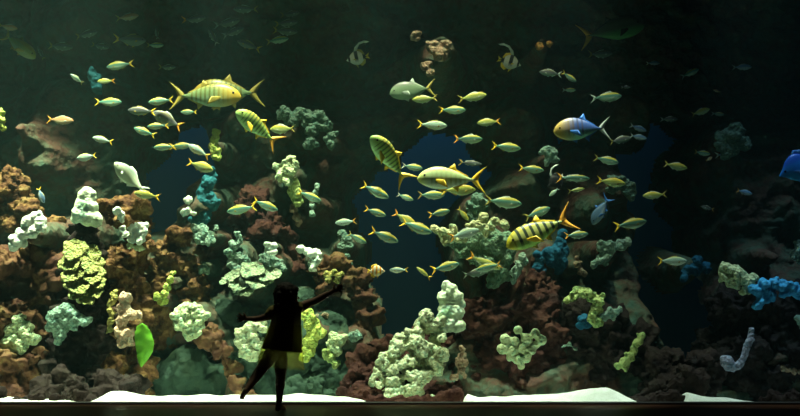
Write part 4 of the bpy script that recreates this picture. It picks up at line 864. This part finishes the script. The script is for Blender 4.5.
fu(200, 166, 28, 'R', -18, 0.65, 'yellow-backed fish nose down directly below the brilliant white one', 'fus_yel', v=0, shape='deep')
fu(147, 195, 27, 'L', 10, 0.7, 'yellow fish tucked under the pale whitish nose-up fish', 'fus_yel')
# top centre left
fu(194, 19, 25, 'R', 8, 2.04, 'dim fish with a reddish tail in the top, left of the dark clump', 'fus_purple_dim', tail='ofin')
fu(227, 23, 28, 'R', 14, 2.04, 'dim grey fish on top of the dark clump of three', 'fus_purple_dim', tail='gfin')
fu(233, 32, 24, 'R', 22, 2.09, 'dim grey fish partly hidden in the dark clump of three', 'fus_purple_dim', tail='gfin')
fu(213, 37, 18, 'L', 62, 2.07, 'dim fish diving tail first at the foot of the dark clump of three', 'fus_purple_dim', tail='gfin')
fu(249, 45, 26, 'L', 20, 2.04, 'dim greenish fish nose up between the dark clump and the white-bellied one', 'fus_purple_dim')
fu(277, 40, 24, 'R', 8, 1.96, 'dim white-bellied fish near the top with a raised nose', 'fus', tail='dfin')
fu(286, 23, 24, 'R', 6, 2.07, 'dim fish, upper of a stacked pair above the white-bellied one', 'fus_purple_dim', tail='dfin')
fu(285, 31, 26, 'R', -4, 2.12, 'dim fish, lower of a stacked pair above the white-bellied one', 'fus_purple_dim', tail='dfin')
fu(246, 9, 26, 'L', 0, 2.14, 'nearly invisible fish under the top edge', 'fus_purple_dim', tail='dfin')
fu(290, 14, 20, 'R', 10, 2.14, 'nearly invisible fish above the stacked pair', 'fus_purple_dim', tail='dfin')
fu(167, 67, 18, 'R', 0, 2.07, 'faint fish outline above the left tail of the crossing trevallies', 'fus_purple_dim', tail='dfin')
# left centre
fu(242, 209, 31, 'L', -10, 1.0, 'bluish fish with a yellow tail nosing toward the deep blue-green sponge', 'fus', v=0)
fu(265, 205, 28, 'R', -22, 0.95, 'fish nose down whose yellow tail nearly touches the bluish one', 'fus', v=0)
fu(283, 129, 26, 'L', 0, 1.3, 'brownish yellow fish behind the drooping tail of the green banded trevally', 'fus_yel', tail='dfin', shape='deep')
fu(309, 196, 26, 'R', -22, 0.9, 'pale blue fish with a yellow tail crossing the knobbly column', 'fus', v=0)
# central opening
fu(375, 191, 31, 'R', -26, 0.7, 'pale-bellied fish nose down, highest of the school in the central opening', 'fus', v=0)
fu(405, 197, 18, 'R', -20, 1.5, 'dim small fish between the nose-down one and the trevally\'s shadow fish', 'fus', tail='gfin')
fu(431, 195, 28, 'R', 0, 0.8, 'green fish swimming level right under the golden trevally\'s head', 'fus', v=0, tail='dfin')
fu(458, 190, 36, 'R', 2, 0.62, 'pale yellow fish hidden close beneath the golden trevally\'s belly', 'fus_yel', tail='yfin')
fu(412, 167, 22, 'R', -8, 1.2, 'faint teal fish right behind the climbing trevally\'s tail', 'fus', tail='gfin')
fu(375, 212, 23, 'R', -18, 0.85, 'small green fish second down in the left file of the central opening', 'fus', v=0)
fu(346, 222, 22, 'L', -6, 0.8, 'oval pearly fish facing the reef at the rim of the central opening', 'fus_white', v=1, tail='ofin')
fu(439, 213, 23, 'R', 12, 0.8, 'small fish nose up between the golden trevally and the cream ledge', 'fus', v=2)
fu(405, 219, 28, 'R', -30, 0.95, 'yellow-backed fish overlapped from below by a larger bluish one', 'fus_yel', v=0, tail='ofin')
fu(416, 227, 34, 'R', -20, 0.75, 'larger bluish white fish heading for the cream ledge', 'fus', v=0)
fu(384, 236, 31, 'R', -22, 0.7, 'yellow-tailed fish lowest of the slanting file in the central opening', 'fus', v=0)
fu(357, 238, 22, 'R', -28, 1.0, 'dim fish beside the grey-green wedge coral', 'fus', v=0, tail='dfin')
fu(399, 270, 19, 'L', 0, 0.65, 'small white fish right behind the orange and white butterflyfish', 'fus_white', v=1)
fu(424, 273, 19, 'L', 38, 0.9, 'thin green fish pointing up left between the white fish and the blue one', 'fus_yel', v=0, shape='slim')
fu(445, 267, 30, 'R', 14, 0.6, 'bright bluish fish nose up just above the column coral', 'fus', v=2)
fu(432, 125, 31, 'R', -3, 0.9, 'silvery white fish with a big yellow tail under the blunt pale trevally', 'fus_white', v=0)
fu(425, 99, 26, 'L', -3, 0.95, 'yellowish fish partly behind the tail of the blunt pale trevally', 'fus_yel', v=1, tail='dfin')
fu(452, 110, 28, 'R', 0, 1.2, 'dim green fish right above the silvery white one', 'fus', v=0)
fu(472, 97, 30, 'R', 10, 1.3, 'dim yellow fish nose up right of the blunt pale trevally', 'fus_yel', tail='dfin')
fu(489, 122, 25, 'L', -6, 1.3, 'dim yellow fish facing left above the level green one', 'fus_yel', tail='ofin')
fu(468, 139, 30, 'R', 0, 0.95, 'level green fish with an orange tail under the dim yellow pair', 'fus', v=0, tail='ofin')
fu(506, 147, 30, 'R', -6, 0.85, 'green fish with a bright yellow tail between the level one and the bluish trevally', 'fus', v=0)
fu(531, 169, 26, 'R', -6, 0.95, 'green fish left of the black and white fish', 'fus', v=0)
fu(470, 163, 24, 'R', -6, 1.7, 'faint thin fish arching above the golden trevally\'s tail', 'fus_purple_dim', tail='dfin', shape='slim')
fu(573, 178, 34, 'R', -2, 0.9, 'long teal fish with an orange-yellow back half', 'fus', v=0, tail='ofin', shape='slim')
fu(576, 190, 18, 'R', 10, 1.1, 'small thin yellow-green fish below the long teal one', 'fus_yel', tail='dfin', shape='slim')
fu(554, 192, 13, 'L', -40, 1.2, 'tiny white wedge shaped fish below the black and white one', 'fus_white', tail='gfin')
fu(503, 202, 38, 'R', -6, 0.8, 'long fish with a dull yellow tail over the cream pillow lumps', 'fus', v=0, tail='dfin')
fu(537, 213, 29, 'R', 22, 1.2, 'dark fish rising behind the back of the striped trevally', 'fus', v=2, tail='dfin')
fu(576, 235, 25, 'R', 6, 0.8, 'small fish with orange back just below the striped trevally\'s tail', 'fus', v=2, tail='ofin')
fu(463, 214, 17, 'R', -50, 1.0, 'little yellow fish in front of the dim green upright coral', 'fus_yel', tail='yfin')
fu(464, 234, 32, 'R', 16, 0.6, 'pale fish with a bright orange tail over the cream ledge', 'fus_white', v=0, tail='ofin')
fu(484, 262, 36, 'R', -24, 0.85, 'thin orange-backed fish nose down across the knoll', 'fus_yel', v=0, tail='ofin', shape='slim')
fu(489, 267, 27, 'L', -14, 0.7, 'fish with an orange tail meeting the nose of the thin orange-backed one', 'fus', v=0, tail='ofin')
fu(475, 273, 26, 'R', 10, 0.95, 'large pale grey fish low before the knoll', 'fus_purple_dim', tail='gfin')
# right
fu(600, 54, 26, 'R', 4, 2.1, 'dim fish below the large greenish one in the dark top right', 'fus_purple_dim', tail='dfin')
fu(551, 73, 24, 'L', 6, 1.4, 'dim grey fish right of the streamer bannerfish', 'fus_purple_dim', tail='gfin')
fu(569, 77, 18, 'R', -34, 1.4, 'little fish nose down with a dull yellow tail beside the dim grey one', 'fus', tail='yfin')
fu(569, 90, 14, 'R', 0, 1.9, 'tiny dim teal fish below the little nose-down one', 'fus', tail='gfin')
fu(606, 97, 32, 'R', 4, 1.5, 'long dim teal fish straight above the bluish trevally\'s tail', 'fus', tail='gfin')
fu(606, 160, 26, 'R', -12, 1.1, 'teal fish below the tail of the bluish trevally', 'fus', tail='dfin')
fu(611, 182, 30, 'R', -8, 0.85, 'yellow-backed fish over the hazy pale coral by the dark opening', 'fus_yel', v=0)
fu(620, 140, 24, 'R', 12, 1.5, 'dim fish rising behind the bluish trevally\'s lower tail', 'fus_purple_dim', tail='dfin')
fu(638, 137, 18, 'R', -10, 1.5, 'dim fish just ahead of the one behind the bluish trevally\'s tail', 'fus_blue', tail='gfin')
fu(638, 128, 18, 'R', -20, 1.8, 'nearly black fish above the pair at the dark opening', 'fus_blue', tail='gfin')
fu(675, 166, 25, 'R', -10, 1.0, 'ochre fish alone at the top of the dark opening', 'fus_yel', tail='dfin')
fu(655, 195, 25, 'L', -4, 1.0, 'small fish with its belly lit, in the middle of the dark opening', 'fus_yel', tail='dfin')
fu(630, 224, 34, 'R', 10, 0.6, 'bright blue-green fish with a yellow back at the left rim of the dark opening', 'fus', v=0)
fu(672, 261, 30, 'R', 0, 0.65, 'lone fish with a bright yellow tail swimming to the dim blue sponge', 'fus_white', v=0, tail='yfin')
fu(702, 153, 17, 'R', -8, 2.0, 'small teal fish above the tiny orange and white blob fish', 'fus', tail='dfin')
fu(709, 159, 8, 'R', 30, 2.0, 'tiny orange and white rounded fish', 'butter', tail='ofin', shape='deep')
fu(726, 154, 22, 'R', 6, 2.0, 'faint long fish in front of the dim blue-green coral patch', 'fus_blue', tail='gfin')
fu(744, 192, 17, 'R', -14, 1.4, 'dim blue fish with a red-brown tail left of the bright blue fish', 'fus_blue', tail='ofin')
fu(708, 208, 14, 'L', 14, 1.3, 'small dull orange-tailed fish right of the dark opening', 'fus_purple_dim', tail='ofin')
fu(690, 73, 20, 'R', 24, 2.0, 'dim teal fish angled up in the dark upper right', 'fus', tail='gfin')
fu(653, 63, 14, 'R', 0, 2.14, 'barely visible fish left of the angled teal one', 'fus_blue', tail='gfin')
fu(742, 67, 20, 'R', 0, 1.9, 'barely visible fish far up at the right', 'fus_blue', tail='gfin')
fu(700, 112, 21, 'R', 18, 2.0, 'dim yellowish fish angled up above the dim blue-green coral patch', 'fus_yel', tail='dfin')
fu(718, 114, 13, 'R', -6, 2.0, 'small dim green fish right of the angled yellowish one', 'fus', tail='gfin')
fu(669, 119, 18, 'R', 0, 2.0, 'dim fish left of the angled yellowish one', 'fus_purple_dim', tail='gfin')
fu(626, 87, 10, 'R', 0, 1.8, 'tiny dim fish above the long dim teal one', 'fus_purple_dim', tail='gfin')
fu(717, 91, 8, 'L', 20, 2.0, 'tiny pinkish fish high on the right', 'fus_red', tail='dfin')
# ------------------------------------------------------------------ light
sc = bpy.context.scene
def spot(name, loc, target, energy, col, angle, blend=0.6, radius=0.25):
    l = bpy.data.lights.new(name, 'SPOT'); l.energy = energy; l.color = col; l.spot_size = R(angle); l.spot_blend = blend; l.shadow_soft_size = radius
    o = bpy.data.objects.new(name, l); C.objects.link(o); o.location = loc
    o.rotation_euler = (Vector(target) - Vector(loc)).to_track_quat('-Z', 'Y').to_euler(); return o
DAY = (1.0, 0.93, 0.62)
# metal halide lamps in a row over the front of the tank, tilted back to the reef
for x, e, c in ((-4.2, 1.3, DAY), (-3.1, 2.3, DAY), (-2.0, 1.25, DAY), (-0.9, 1.0, DAY), (0.2, 0.85, DAY), (1.2, 0.36, DAY), (2.2, 0.09, (0.85, 0.95, 1.0)), (3.2, 0.07, (0.6, 0.8, 1.0)), (4.1, 0.16, (0.5, 0.75, 1.0))):
    spot('tank_lamp', (x, 0.1, 7.2), (x, 1.10, 1.0), 4700 * e, c, 29, 0.7, 0.2)
# unseen blue lamps added behind the reef to brighten the back wall
for x, e in ((-2.7, 90), (0.3, 150), (2.6, 38)):
    spot('blue_fill_lamp', (x, 4.05, 5.0), (x, 4.4, 0.9), e, (0.25, 0.6, 1.0), 60, 0.9, 0.2)
# lamps that wash the sand strip along the glass
for x, e in ((-2.9, 500), (-1.5, 900), (0.0, 700), (1.3, 800), (2.8, 400)):
    spot('sand_lamp', (x, 0.22, 5.4), (x, 0.30, 0), e * 1.3, (1, 1, 0.92), 20, 0.8, 0.1)
# lamp added over the near edge to brighten the child and floor through the window
spot('spill_fill_lamp', (-1.0, 0.62, 5.4), (-0.88, -0.50, 0.35), 230, DAY, 15, 0.8, 0.15)
w = bpy.data.worlds.new('room_dark'); sc.world = w; w.use_nodes = True
w.node_tree.nodes['Background'].inputs[0].default_value = (0.02, 0.025, 0.03, 1); w.node_tree.nodes['Background'].inputs[1].default_value = 0.05
sc.view_settings.view_transform = 'Standard'; sc.view_settings.look = 'None'; sc.view_settings.gamma = 1; sc.view_settings.exposure = 0.0
sc.view_settings.use_curve_mapping = False
cy = sc.cycles if hasattr(sc, 'cycles') else None
if cy:
    cy.use_denoising = True; cy.max_bounces = 6; cy.diffuse_bounces = 3; cy.volume_bounces = 1; cy.transparent_max_bounces = 12
    cy.sample_clamp_indirect = 4; cy.sample_clamp_direct = 0; cy.caustics_reflective = False; cy.caustics_refractive = False
